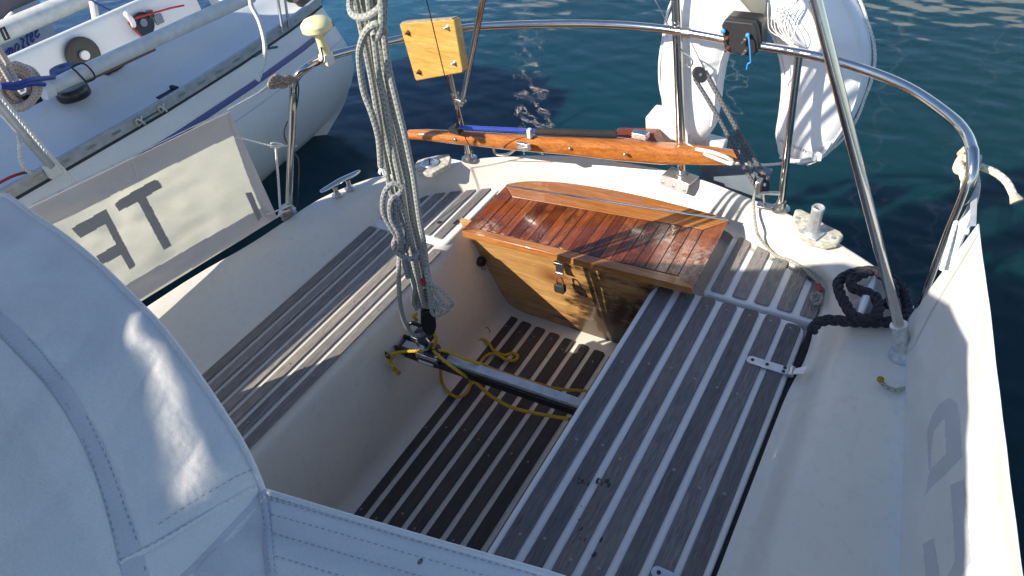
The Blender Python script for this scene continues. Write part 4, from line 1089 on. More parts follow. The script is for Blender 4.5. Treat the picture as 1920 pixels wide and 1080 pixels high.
# main bundle falls
random.seed(4)
wpx = 17
def rad(px_w, p): return px_w / 2 * (p - CAM).length / F_PX
falls = [
 [(660, -60), (668, 0), (690, 110), (706, 200), (722, 300), (745, 420), (768, 500), (786, 575)],
 [(688, -60), (692, 0), (706, 110), (722, 200), (742, 300), (765, 420), (782, 500), (796, 575)],
 [(706, -60), (708, 0), (716, 110), (736, 200), (756, 300), (778, 420), (792, 500), (804, 575)],
 [(722, -60), (720, 0), (724, 110), (746, 200), (768, 300), (788, 420), (800, 500), (811, 575)],
 [(694, -60), (698, 0), (712, 110), (728, 200), (749, 300), (771, 420), (786, 500), (799, 575)],
 [(714, -60), (715, 0), (720, 110), (741, 200), (762, 300), (783, 420), (796, 500), (807, 575)],
 [(676, -60), (680, 0), (696, 100), (712, 190), (731, 290), (755, 400), (775, 490), (790, 560)],
]
for k_, fpts in enumerate(falls):
    dy0 = [0, -.012, .008, -.004, .018, .016, .022][k_]
    P_ = []
    for i, (x_, y_) in enumerate(fpts):
        t = 1 - i / (len(fpts) - 1)
        P_.append(mp_(x_, y_, dy0 - .05 * t))
    Pq = catmull(P_, 5)
    for i_ in range(len(Pq)): Pq[i_] = Pq[i_] + V((noise.noise(Pq[i_] * 9 + V((k_ * 7, 0, 0))) * .004, noise.noise(Pq[i_] * 8 + V((0, k_ * 5, 0))) * .006, 0))
    up_ = (Pq[0] - Pq[1]).normalized(); Pq = [Pq[0] + up_ * .42] + Pq
    q = MB(); q.tube(Pq, .0074, 9); q.build("rope_fall", "rope_grey" if k_ in (4, 5) else "rope_sheet", ms)
# chain of loops above
q = MB()
q.tube(catmull([mp_(662, -30, -.07), mp_(656, 8, -.075), mp_(662, 28, -.095), mp_(684, 32, -.105), mp_(708, 18, -.10), mp_(718, 0, -.09), mp_(722, -30, -.08)], 6), .0072, 10)
q.tube(catmull([mp_(712, -40, -.095), mp_(716, 20, -.10), mp_(714, 55, -.10), mp_(706, 72, -.09), mp_(700, 60, -.08), mp_(694, 48, -.07)], 6), .0074, 10)
q.tube(catmull([mp_(722, 60, -.05), mp_(712, 45, -.10), mp_(692, 52, -.11), mp_(678, 78, -.105), mp_(674, 110, -.09), mp_(682, 170, -.075), mp_(698, 215, -.07), mp_(710, 260, -.06), mp_(714, 312, -.055)], 6), .0076, 10)
q.build("knotted_tail", "rope_sheet", ms)
q = MB(); p = mp_(714, 310, -.055)
for j in range(7):
    a = j * .9; q.tube([p, p + V((math.cos(a) * .006, math.sin(a) * .004, -.012)), p + V((math.cos(a) * .011, math.sin(a) * .008, -.022))], .0022, 5)
q.build("frayed_end", "white_tape", ms)
# hanging coils
q = MB()
coil = [(758, 350, -.03), (735, 345, -.045), (720, 365, -.06), (719, 400, -.065), (735, 430, -.06), (748, 450, -.05), (760, 470, -.04), (764, 440, -.035), (755, 400, -.04), (742, 370, -.05), (732, 380, -.062), (733, 410, -.065), (748, 440, -.06), (755, 480, -.05), (765, 520, -.04)]
q.tube(catmull([mp_(*c) for c in coil], 6), .0072, 9)
q.tube(catmull([mp_(*c) for c in ((745, 440, -.05), (738, 460, -.06), (750, 478, -.065), (775, 485, -.055), (785, 470, -.03))], 6), .0068, 9)
q.tube(catmull([mp_(*c) for c in ((752, 360, -.035), (742, 375, -.05), (744, 420, -.055), (758, 455, -.05))], 6), .0068, 9)
q.build("wrapped_coil", "rope_grey", ms)
q = MB()
q.tube(catmull([mp_(*c) for c in ((752, 440, -.04), (748, 490, -.05), (748, 540, -.055), (752, 580, -.05), (762, 610, -.04), (775, 628, -.03), (785, 628, -.025))], 6), .0068, 9)
q.tube(catmull([mp_(*c) for c in ((760, 470, -.02), (770, 510, -.03), (778, 540, -.02), (775, 565, -.015), (782, 580, -.01))], 6), .0066, 9)
for (ox, oy) in ((0, 2), (8, -9), (-13, 8)):
    q.tube(catmull([mp_(*c) for c in ((798, 500, -.02), (806 + ox * .3, 530, -.03), (822 + ox, 555 + oy, -.03), (840 + ox, 575 + oy, -.03), (834 + ox, 584 + oy, -.03), (818 + ox * .6, 578 + oy, -.025), (806, 555, -.02))], 6), .0054, 9)
q.build("lower_loops", "rope_sheet", ms)
q = MB(); q.tube([mp_(791, 524, -.02), mp_(795, 534, -.02)], .0068, 8); q.build("red_whipping", "red_line", ms)

# ================================================================= YELLOW CONTROL LINES
yl = thing("control_line", "yellow braided control line tangled round the traveller and cockpit sole", "rope")
def zt(px, py, z): return at(px, py, z=z)
q = MB()
q.tube(catmull([zt(728, 664, ZT + .012), zt(760, 659, ZT + .016), zt(800, 657, ZT + .02), zt(815, 650, ZT + .02)], 5), .0052, 8)
q.tube(catmull([zt(810, 655, ZT + .022), zt(840, 660, ZT + .015), zt(870, 672, ZT + .02), zt(905, 684, ZT - .01), zt(930, 694, -.25), zt(985, 712, -.30), zt(1040, 728, -.33), zt(1100, 733, -.36)], 5), .0052, 8)
q.tube(catmull([zt(812, 658, ZT + .022), zt(835, 678, ZT + .012), zt(865, 700, ZT - .02), zt(890, 716, ZT - .08), zt(920, 742, -.25), zt(960, 764, -.28), zt(1010, 776, -.26), zt(1068, 786, -.20)], 5), .0056, 8)
q.tube(catmull([zt(826, 694, -.28), zt(828, 715, -.40), zt(838, 732, -.425), zt(855, 744, -.43), zt(872, 740, -.43), zt(882, 722, -.43), zt(880, 705, -.41)], 5), .0056, 8)
q.build("taut_runs", "rope_yellow", yl)
q = MB()
loop = [(868, 672), (880, 655), (888, 642), (905, 636), (918, 646), (926, 658), (945, 666), (962, 662), (971, 668), (964, 676), (948, 674), (930, 664), (915, 665), (902, 678), (895, 690)]
q.tube(catmull([zt(a, b_, -.425 + .01 * math.sin(i)) for i, (a, b_) in enumerate(loop)], 5), .0060, 8)
q.build("loop_on_sole", "rope_yellow", yl)
q = MB(); p = at(730, 668, x=-1.262)
q.tube(catmull([zt(742, 663, ZT + .01), p, p + V((.006, -.008, -.02)), p + V((.014, -.01, -.035)), p + V((.003, .0, -.06)), p + V((.012, .004, -.075))], 5), .0065, 8)
q.lathe([(.004, -.004), (.010, 0), (.008, .012), (.004, .016)], Matrix.Translation(p + V((.004, 0, -.008))), 10); q.lathe([(.004, 0), (.009, .006), (.005, .014)], Matrix.Translation(p + V((.012, .004, -.085))), 10)
q.build("stopper_knot", "rope_yellow", yl)
q = MB(); q.tube(catmull([mp_(815, 625), mp_(818, 640), mp_(812, 652)], 3), .0055, 8); q.tube(catmull([mp_(781, 600, -.01), mp_(775, 592, -.02), mp_(782, 588, -.01)], 3), .006, 8); q.build("cleated_bit", "rope_yellow", yl)
# padeye on the wall
pe = MB(); p = at(722, 664, x=-1.268); pe.tube(catmull([p + V((.004, 0, .012)), p + V((.016, 0, .004)), p + V((.014, 0, -.012)), p + V((.002, 0, -.012)), p + V((.004, 0, .012))], 4), .0022, 6)
tag(pe.build("eye_ring", "black_matt"), "small black eye ring on the well side holding the yellow line", "ring")
pe = MB(); p = zt(915, 622, -.425); pe.tube([p + V((math.cos(a * .7) * .010, 0, math.sin(a * .7) * .012 + .01)) for a in range(10)], .0014, 6)
tag(pe.build("wire_ring", "black_matt"), "thin wire ring standing at the left edge of the sole slats", "ring")

# ================================================================= WEATHER CLOTHS
def cloth(P00, P10, P11, P01, nu=60, nv=24, amp=.006, seed=0, sagt=.0, f=5, split=0, coarse=30):
    rows_ = []
    nrm = (P10 - P00).cross(P01 - P00).normalized()
    for i in range(nv + 1):
        v_ = i / nv; r_ = []
        ul = [j / nu for j in range(nu + 1)] if not split else [split * j / coarse for j in range(coarse)] + [split + (1 - split) * j / nu for j in range(nu + 1)]
        for u in ul:
            p = P00.lerp(P10, u).lerp(P01.lerp(P11, u), v_)
            ed = min(1, 6 * u, 6 * (1 - u), 8 * v_ + .15, 8 * (1 - v_) + .15)
            w_ = noise.noise(V((u * f * 1.7 + v_ * 2.2 + seed, v_ * f * .6 - u * 1.5, seed))) + .5 * noise.noise(V((u * f * 4 + v_ * 6, v_ * f * 1.3 - u * 4, seed + 3)))
            p = p + nrm * (amp * w_ * ed) + V((0, 0, -sagt * math.sin(PI * u) * v_))
            r_.append(p)
        rows_.append(r_)
    return rows_, nrm
def inside(pt, poly):
    x, y = pt; c = False; j = len(poly) - 1
    for i in range(len(poly)):
        (xi, yi), (xj, yj) = poly[i], poly[j]
        if (yi > y) != (yj > y) and x < (xj - xi) * (y - yi) / (yj - yi) + xi: c = not c
        j = i
    return c
def patch(rows_, px_rows, poly, nrm, off, mat, name, par):
    """a piece of material sewn or printed on a cloth, following its folds"""
    xs_ = [p[0] for p in poly]; ys_ = [p[1] for p in poly]; bx0, bx1, by0, by1 = min(xs_), max(xs_), min(ys_), max(ys_)
    q = MB(); idx = {}
    for i in range(len(rows_) - 1):
        for j in range(len(rows_[0]) - 1):
            a, b_ = px_rows[i][j], px_rows[i + 1][j + 1]
            c = ((a[0] + b_[0]) / 2, (a[1] + b_[1]) / 2)
            if not (bx0 <= c[0] <= bx1 and by0 <= c[1] <= by1) or not inside(c, poly): continue
            f = []
            for (ii, jj) in ((i, j), (i, j + 1), (i + 1, j + 1), (i + 1, j)):
                if (ii, jj) not in idx: idx[(ii, jj)] = len(q.v); q.v.append(rows_[ii][jj] + nrm * off)
                f.append(idx[(ii, jj)])
            q.f.append(tuple(f))
    return q.build(name, mat, par, 60)
lc = thing("weather_cloth", "beige canvas weather cloth with dark letters laced along the left rail", "canvas", "weather cloths on the side rails")
XC = -1.90
c_ta, c_ba = at(430, 209, x=XC), at(519, 408, x=XC - .01)
dirc = V((0, 1, 0))
c_tf = V((XC - .10, .25, .528)); c_bf = V((XC - .11, .25, .125))
# straight pixel lines: top edge (430,209)-(60,385), bottom edge (519,408)-(280,556)
c_tf = at(70, 382, x=XC - .05); c_bf = at(276, 558, x=XC - .035)
def ext(a, b_, k_): return a + (b_ - a) * k_
c_tf = ext(c_ta, c_tf, 3.2); c_bf = ext(c_ba, c_bf, 4.2)
rows_, nL = cloth(c_bf, c_ba, c_ta, c_tf, 420, 150, .011, 2.0, f=7, split=.62)
if nL.x < 0: nL = -nL
lrows = rows_; lpx = [[proj(p_) for p_ in r_] for r_ in lrows]
q = MB(); q.grid(rows_); cb_ = q.build("cloth_panel", "cloth_sheer", lc, 60, 0, .0008)
def on_cloth(px, py, off=.004):
    # intersect the pixel ray with the left cloth's mean plane, moved towards the boat
    d_ = RM @ V((px - 960, py - 540, F_PX)); n_ = (c_ba - c_bf).cross(c_tf - c_bf).normalized()
    if n_.x < 0: n_ = -n_
    t_0 = (c_ba + n_ * off - CAM).dot(n_) / d_.dot(n_); return CAM + d_ * t_0
def band(poly, off, mat, name, th=0): return patch(lrows, lpx, poly, nL, off, mat, name, lc)
band([(-140, 483), (60, 387), (244, 298), (427, 208), (440, 252), (250, 345), (134, 405), (-90, 500)], 0.0022, "cloth_hem", "top_hem")
band([(244, 298), (250, 303), (260, 330), (257, 340), (251, 318)], 0.0032, "cloth_white", "hem_fold", .0006)
band([(427, 208), (437, 211), (449, 243), (521, 409), (505, 416), (491, 398), (463, 330), (441, 268), (428, 225)], 0.003, "cloth_hem", "aft_hem")
band([(521, 408), (519, 413), (400, 478), (250, 568), (180, 610), (150, 590), (250, 525), (380, 450), (470, 400), (495, 387)], 0.0026, "cloth_hem", "bottom_hem")
band([(458, 362), (470, 360), (490, 405), (483, 415)], 0.004, "cloth_letter", "lettering_bar", .0006)
band([(214, 383), (225, 373), (288, 337), (297, 339), (304, 351), (273, 369), (321, 460), (306, 468), (258, 378), (223, 396)], 0.0018, "cloth_letter", "letter_t", .0006)
band([(133, 428), (198, 392), (254, 497), (243, 506), (226, 478), (190, 497), (180, 480), (217, 458), (197, 420), (150, 446)], 0.0018, "cloth_letter", "letter_f", .0006)
def grommet(p, nrm, par, r=.009):
    q = MB(); q.lathe([(r * .5, -.001), (r * .55, .002), (r * .95, .002), (r, 0)], mat_to(nrm, p), 18, False); return q.build("grommet", "steel", par)
grommet(on_cloth(434, 255, .0060), nL, lc); grommet(on_cloth(499, 402, .0060), nL, lc)
q = MB()
q.tube([on_cloth(434, 255, .012), at(510, 273, x=-1.86), at(556, 274, x=-1.86)], .0024, 6); q.tube([at(440, 257, x=-1.885), at(512, 276, x=-1.86)], .002, 6)
q.tube(catmull([at(507, 270, x=-1.86), at(515, 268, x=-1.855), at(530, 272, x=-1.86), at(520, 277, x=-1.86), at(508, 275, x=-1.86)], 4), .0035, 6)
q.tube([at(517, 276, x=-1.86), at(522, 340, x=-1.865), at(525, 393, x=-1.87)], .0042, 7)
q.tube(catmull([on_cloth(499, 402, .012), at(525, 393, x=-1.86), at(545, 385, x=-1.87), at(550, 392, x=-1.86), at(530, 398, x=-1.86), at(518, 408, x=-1.87)], 4), .0034, 6)
q.build("lacing", "rope_white", lc)
q = MB(); q.tube(catmull([at(534, 390, x=-1.88), at(546, 394, x=-1.86), at(534, 400, x=-1.865), at(547, 405, x=-1.87), at(533, 408, x=-1.87), at(540, 412, x=-1.88)], 5), .006, 8); q.tube([at(536, 396, x=-1.875), at(533, 413, x=-1.88)], .011, 9)
tag(q.build("foot_lashing", "rope_brown"), "brown cord lashed round the foot of the left rail leg", "rope")
# top lashing and lifeline
q = MB()
lp_ = [(505, 153), (512, 145), (520, 142), (530, 146), (540, 143), (550, 148), (545, 156), (532, 156), (520, 162), (508, 164), (504, 157), (515, 150), (528, 151), (538, 160), (528, 163), (516, 156), (530, 146), (546, 150), (556, 142)]
q.tube(catmull([at(a, b_, x=-1.70 - .006 * (i % 2)) for i, (a, b_) in enumerate(lp_)], 5), .0052, 8)
q.tube(catmull([at(535, 148, x=-1.71), at(520, 155, x=-1.70), at(504, 160, x=-1.71)], 4), .006, 8)
tag(q.build("knot_lashing", "rope_brown"), "knotted beige cord tying the wire lifeline to the left rail corner", "rope")
q = MB(); a_ = at(503, 161, x=-1.72); q.tube([a_, at(488, 172, x=-1.74)], .0045, 8); q.tube([at(488, 172, x=-1.74), at(425, 207, x=-1.86), at(60, 384, x=-1.95)], .0020, 6)
tag(q.build("lifeline_wire", "steel_dull"), "thin steel lifeline wire running forward above the left canvas", "wire")

rc = thing("weather_cloth", "white canvas weather cloth with pale grey letters along the right rail", "canvas", "weather cloths on the side rails")
ZTR = .53
r_ta, r_tf = at(1836, 420, z=ZTR), at(1918, 1080, z=ZTR)
r_ba, r_bf = at(1702, 600, z=.12), at(1690, 1080, z=.12)
r_tf = ext(r_ta, r_tf, 1.6); r_bf = ext(r_ba, r_bf, 1.6)
rows_, nR = cloth(r_bf, r_ba, r_ta, r_tf, 480, 130, .010, 8.0, f=4)
if nR.x > 0: nR = -nR
# rounded aft edge: pull the aft column outwards in an arc
rrows = rows_; rpx = [[proj(p_) for p_ in r_] for r_ in rrows]
q = MB(); q.grid(rows_); q.build("cloth_panel", "cloth_white", rc, 60, 0, .0012)
def on_r(px, py, off=.003):
    d_ = RM @ V((px - 960, py - 540, F_PX)); n_ = (r_ba - r_bf).cross(r_tf - r_bf).normalized()
    if n_.x > 0: n_ = -n_
    t_0 = (r_ba + n_ * off - CAM).dot(n_) / d_.dot(n_); return CAM + d_ * t_0
def bandr(poly, off, mat, name, th=.001):
    return patch(rrows, rpx, poly, nR, off, mat, name, rc)
bandr([(1836, 420), (1842, 430), (1800, 500), (1745, 590), (1715, 650), (1702, 660), (1699, 610), (1740, 545), (1790, 470)], .0025, "cloth_white", "aft_hem")
def cz(x_, y_): return (1400 + x_ / 2.842, 700 + y_ / 2.842)
ring_o = [(972, 560), (975, 400), (960, 300), (990, 230), (1030, 165), (1085, 130), (1125, 160), (1140, 250), (1150, 450), (1060, 540), (985, 620), (955, 670)]
bandr([cz(*p_) for p_ in [(955, 660), (975, 620), (1060, 540), (1150, 450), (1140, 250), (1125, 160), (1085, 130), (1030, 165), (990, 230), (965, 310), (975, 520), (1068, 430), (1060, 250), (1045, 250), (1000, 310), (985, 400), (983, 515), (972, 560)]], .0016, "cloth_letter_pale", "letter", .0008)
bandr([cz(*p_) for p_ in [(1090, 600), (1165, 565), (1185, 800), (1200, 1010), (1130, 1100), (1060, 1120), (1115, 1000), (1105, 800)]], .0016, "cloth_letter_pale", "letter", .0008)
bandr([cz(*p_) for p_ in [(945, 910), (1000, 880), (1030, 1080), (1050, 1200), (975, 1220), (955, 1050)]], .0016, "cloth_letter_pale", "letter", .0008)
# right rail corner: knot, straps and lacing
q = MB(); e = rp[-1]
kp = at(1812, 300, z=.58)
kk = [(1800, 290), (1815, 282), (1828, 294), (1822, 306), (1802, 300), (1795, 312), (1808, 322), (1822, 316), (1814, 300), (1800, 306), (1802, 324), (1812, 332), (1826, 312), (1832, 300), (1820, 292)]
q.tube(catmull([at(a, b_, z=.575) + V((0, 0, .008 * math.sin(i * 2.1))) for i, (a, b_) in enumerate(kk)], 5), .0078, 9)
q.tube(catmull([at(1826, 308, z=.58), at(1845, 315, z=.58), at(1868, 325, z=.575), at(1888, 342, z=.565), at(1900, 365, z=.55)], 5), .0080, 9)
q.lathe([(.008, 0), (.0135, .016), (.012, .018)], mat_to(at(1903, 372, z=.545) - at(1897, 360, z=.553), at(1900, 365, z=.55)), 10)
tag(q.build("corner_knot", "rope_cream"), "cream rope knot with a loose tail at the right end of the stern rail", "rope")
q = MB()
q.tube(catmull([at(1808, 325, z=.56), at(1804, 360, z=.53), at(1800, 390, z=.50), at(1785, 440, z=.46), at(1766, 505, z=.40)], 5), .0050, 8)
q.tube(catmull([at(1830, 320, z=.56), at(1834, 345, z=.54), at(1830, 375, z=.51), at(1820, 400, z=.49), at(1812, 440, z=.46)], 5), .0050, 8)
tag(q.build("corner_lacing", "rope_white"), "white lacing lines hanging from the cream knot to the right canvas", "rope")
q = MB()
a1, a2 = at(1820, 345, z=.54), at(1772, 500, z=.40); a3 = at(1822, 430, z=.48)
q.prism([at(1812, 348, z=.545), at(1828, 350, z=.545), at(1822, 400, z=.50), at(1795, 470, z=.43), at(1788, 520, z=.38), at(1760, 505, z=.39), at(1778, 450, z=.44), at(1800, 395, z=.50)], (.004, .003, 0)); q.prism([at(1820, 350, z=.545), at(1829, 350, z=.545), at(1826, 424, z=.50), at(1818, 424, z=.50)], (.004, .003, 0))
tag(q.build("webbing_strap", "alu_grey"), "grey webbing strap pulling the right canvas to the rail end", "strap")

# ================================================================= SPRAYHOOD
hood = thing("sprayhood", "pale blue grey canvas sprayhood with stitched seams at the lower left", "sprayhood")
ed = [at(x_, y_, y=yy) for x_, y_, yy in ((0, 368, .45), (65, 405, .435), (130, 450, .415), (190, 500, .395), (248, 557, .375), (295, 605, .357), (340, 662, .34), (385, 725, .322), (425, 785, .305), (455, 835, .29), (478, 882, .276), (493, 921, .265))]
zB = ed[-1].z
fe = [at(x_, y_, z=zB - .01 * k_) for x_, y_, k_ in ((510, 926, 0), (640, 965, .5), (780, 1006, 1), (920, 1046, 1.5), (1060, 1087, 2))]
fe.append(fe[-1] + (fe[-1] - fe[-2]) * .6 + V((0, 0, -.02)))
lf = [V((-1.700, .36, .12)), V((-1.685, .37, .32)), V((-1.66, .39, .52)), V((-1.61, .42, .70))]
edge = catmull(lf, 8)[:-1] + catmull([lf[-1]] + ed, 18)[:-1] + catmull([ed[-1]] + fe, 40)
def canopy(e, t):
    """t metres forward of the aft edge"""
    fade = min(1, t / .05)
    lo = max(0, min(1, (e.z - .12) / .45))
    rise = (.05 * math.sin(min(1, t / .8) * PI / 2)) * lo
    w_ = noise.noise(V((e.x * 2.5, t * 3.5, 1))) * .016 + noise.noise(V((e.x * 7 + t * 5, t * 7 - e.x * 2, 4))) * .005 + noise.noise(V((e.x * 16 + t * 9, t * 12, 9))) * .0025 + abs(noise.noise(V((e.x * 9 - t * 3, t * 2.2 + e.x * 1.5, 15)))) * .010
    sag = -.016 * math.sin(min(1, t / .22) * PI)
    if e.x > ed[-1].x + .012: w_ = noise.noise(V((e.x * 5, t * 9, 2))) * .007 + .006 * math.cos(t * 55); sag = 0; rise *= .3
    return V((e.x, e.y - t, e.z + rise + (w_ + sag) * fade * lo))
TS = [0, .002, .006] + [.012 + .0042 * k_ for k_ in range(120)] + [.56, .66, .8, 1.0, 1.3, 1.6]
crow = [[canopy(e, t) for e in edge] for t in TS]
cpx = [[proj(p_) for p_ in r_] for r_ in crow]
q = MB(); q.grid(crow); q.build("canopy", "hood_canvas", hood, 60)
UPV = V((0, 0, 1))
q = MB(); q.tube(edge, .0050, 8); q.build("edge_piping", "hood_canvas", hood, 60)
q = MB(); q.grid([[p_ + V((0, -.001, -.004 - .03 * k_)) for p_ in edge] for k_ in (0, 1, 2)]); q.build("valance", "hood_canvas", hood, 60)
def edge_at(x_):
    for a, b_ in zip(edge, edge[1:]):
        if (a.x - x_) * (b_.x - x_) <= 0 and abs(a.x - b_.x) > 1e-9 and a.z > .6: return a.lerp(b_, (x_ - a.x) / (b_.x - a.x))
    return edge[-1] if x_ > edge[-1].x else edge[20]
def spt(px, py, *_):
    z_ = .75
    for _i in range(14):
        P_ = at(px, py, z=z_); e = edge_at(P_.x); z_ = .5 * z_ + .5 * canopy(e, max(0, e.y - P_.y)).z
    return at(px, py, z=z_)
def ribbon(A_, B_, off, mat, name, k=6, across=3):
    """a strip sewn on the canopy between two outlines"""
    A2 = catmull([V((x_, y_, 0)) for x_, y_ in A_], k); B2 = catmull([V((x_, y_, 0)) for x_, y_ in B_], k)
    rows_ = []
    for a, b_ in zip(A2, B2):
        r_ = []
        for c in range(across + 1):
            m_ = a.lerp(b_, c / across); edge_f = 1 if 0 < c < across else .35
            r_.append(spt(m_.x, m_.y) + UPV * (off * edge_f + .0004))
        rows_.append(r_)
    q = MB(); q.grid(rows_); return q.build(name, mat, hood, 60)
SL = [(-30, 560), (0, 583), (65, 641), (117, 704), (168, 782), (207, 860), (240, 950), (259, 1002), (285, 1095)]
SR = [(-30, 607), (0, 630), (55, 686), (100, 738), (145, 812), (180, 890), (206, 975), (222, 1045), (235, 1095)]
ribbon(SR, SL, .0022, "hood_strip", "reinforcing_strip")
ribbon([(228, 1060), (290, 1030), (356, 991), (420, 955), (486, 921)], [(223, 1052), (284, 1021), (350, 983), (414, 946), (481, 909)], .0032, "hood_canvas", "hem_fold")
ribbon([(484, 920), (490, 960), (494, 1010), (500, 1095)], [(499, 922), (506, 962), (511, 1012), (519, 1095)], .0034, "hood_strip", "seam_strip")
def stitch_line(q, P_, step=.010, ln_=.005, r_=.0006):
    d_ = 0; nxt = 0
    for a, b_ in zip(P_, P_[1:]):
        L_ = (b_ - a).length
        while nxt < d_ + L_:
            t = (nxt - d_) / L_; p_ = a.lerp(b_, t); u_ = (b_ - a).normalized(); q.tube([p_, p_ + u_ * ln_], r_, 5); nxt += step
        d_ += L_
def stitched(pts, off=.003, **k):
    q = MB(); stitch_line(q, [spt(x_, y_) + UPV * off for x_, y_ in pts], **k); o = q.build("stitching", "stitch", hood); return o
stitched([(0, 588), (65, 646), (117, 709), (168, 788), (205, 865), (237, 953), (256, 1005), (275, 1072)])
stitched([(0, 624), (65, 692), (130, 763), (170, 853), (204, 955), (228, 1050)])
stitched([(228, 1052), (290, 1022), (356, 983), (420, 947), (480, 915)])
stitched([(300, 985), (340, 958), (385, 930), (450, 893), (470, 885)])
stitched([(491, 935), (498, 990), (508, 1075)], .0055); stitched([(503, 935), (510, 990), (518, 1075)], .0055)
for dy in (7, 12, 40, 76, 118):
    stitched([(505 + dy * .1, 925 + dy), (640, 962 + dy), (780, 1003 + dy), (920, 1043 + dy), (1050, 1080 + dy)], .0012)
q = MB(); q.lathe([(.006, .0), (.004, .0008), (.001, .001)], Matrix.Translation(spt(788, 1053) + UPV * .0006) @ Matrix.Diagonal((.55, .75, 1, 1)), 12)
q.build("oil_spot", "oil_mark", hood)
# unseen canvas panel added to shade hood and cockpit; its slit shapes the streak (above and left of the picture)
ZA = 1.35
LPX = [(249, 590), (257, 583), (296, 646), (335, 723), (369, 821), (395, 892), (402, 930), (398, 985), (382, 985), (350, 950), (326, 892), (314, 834), (289, 743), (262, 662)]
slit = []
for x_, y_ in LPX:
    p_ = spt(x_, y_); t_ = ZA - p_.z; slit.append((p_.x - .87 * t_, p_.y - 1.30 * t_))
outl = [(-2.35, -2.0), (-2.35, -1.0), (-2.10, -.45), (-2.0, -.22), (-1.85, -.10), (-1.70, -.05), (-1.53, .01), (-1.36, .10), (-1.19, .16), (-1.04, .14), (-.85, .13), (-.70, .11), (-.61, .02), (-.60, -.9), (-.62, -2.0)]
roof = thing("unseen_shade_panel", "added unseen canvas panel with a slit, shading the sprayhood and cockpit", "shade panel")
from mathutils.geometry import tessellate_polygon
o2 = [V((a, b_, ZA)) for a, b_ in outl]; h2 = [V((a, b_, ZA)) for a, b_ in slit][::-1]
q = MB(); q.add(o2 + h2, [tuple(f) for f in tessellate_polygon([o2, h2])])
q.build("shade_panel_cloth", "hood_canvas", roof, 60)
q = MB()
for a, b_ in (((-2.3, -1.9, .1), (-2.3, -1.9, ZA)), ((-.65, -1.9, .1), (-.65, -1.9, ZA)), ((-2.0, -1.0, .1), (-2.1, -.9, ZA)), ((-.66, -1.0, .3), (-.66, -.9, ZA))): q.tube([V(a), V(b_)], .012, 10)
q.build_each("pole", "steel", roof)
# cabin under the hood
q = MB(); q.box((-.93, -.70, .10), (1.35, 1.9, .30)); q.build("coachroof", "gelcoat_white", boat, 35, .03, seg=4)

# ================================================================= NEIGHBOUR BOAT
nb_ = thing("moored_sailboat", "white neighbouring sailboat with navy stripe and slotted metal toe rail", "sailboat")
# half-section stations along y : (y, toe x, toe z, waterline x)
XT = -3.06; ZTN = .10
ys = [-3, -1, 0, .9, 1.7, 2.2, 2.62, 2.84, 2.97]
hull_rows = []; deck_rows = []
for y_ in ys:
    k_ = max(0, (y_ - 1.6) / 1.37)
    xt = XT - .05 * k_ - .10 * k_ ** 3
    wl = -3.40 - .10 * max(0, (y_ - 2.2) / .8) - .02
    zt_ = ZTN + .02 * k_
    hull_rows.append(catmull([V((xt, y_, zt_)), V((xt + .035, y_ + .04 * k_, zt_ - .16)), V((xt + .045, y_ + .09 * k_, zt_ - .34)), V((xt - .02, y_ + .10 * k_, zt_ - .52)), V((xt - .14, y_ + .04 * k_, zt_ - .70)), V((wl, y_ - .10 * k_, ZW)), V((wl - .35, y_ - .35 * k_, ZW - .35))], 4))
# transom
lastr = hull_rows[-1]
hull_rows.append([V((-3.35 + (p_.x + 3.35) * .55, p_.y + .05, p_.z)) for p_ in lastr])
hull_rows.append([V((-4.35, p_.y + .06, p_.z)) for p_ in lastr])
q = MB(); q.grid(hull_rows); q.build("hull", "neighbour_gel", nb_, 45)
def hull_pt(i, v_):
    r_ = hull_rows[i]; f_ = v_ * (len(r_) - 1); a = int(f_); return r_[a].lerp(r_[min(a + 1, len(r_) - 1)], f_ - a)
q = MB(); q.grid([[hull_pt(i, v_) + V((.003, 0, 0)) for v_ in (.112, .125, .139)] for i in range(len(ys))]); q.build("navy_stripe", "navy_stripe", nb_, 60)
q = MB(); q.grid([[hull_pt(i, v_) + V((.0025, 0, 0)) for v_ in (.22, .2235)] for i in range(len(ys))]); q.build("thin_line", "alu_grey", nb_, 60)
q = MB(); q.grid([[hull_pt(i, v_) + V((.004, 0, 0)) for v_ in (.0, .012, .018)] for i in range(len(ys))]); q.build("joint_strip", "black_matt", nb_, 60)
# toe rail (slotted)
tr = [r_[0] for r_ in hull_rows[:len(ys)]]
trc = catmull(tr, 8)
q = MB()
q.grid([[p_ + V((.002, 0, .0)), p_ + V((.004, 0, .050)), p_ + V((-.012, 0, .052)), p_ + V((-.012, 0, 0))] for p_ in trc]); q.build("toe_rail", "alu_grey", nb_, 35)
q = MB(); yy = .2
def tr_at(y_):
    for a, b_ in zip(trc, trc[1:]):
        if a.y <= y_ <= b_.y: return a.lerp(b_, (y_ - a.y) / (b_.y - a.y))
    return trc[-1]
while yy < 2.9:
    p_ = tr_at(yy) + V((.0055, 0, .028)); q.box(p_, (.004, .045, .012)); yy += .125
q.build_each("rail_slot", "steel_dull", nb_, smooth=35, bevel=.001)
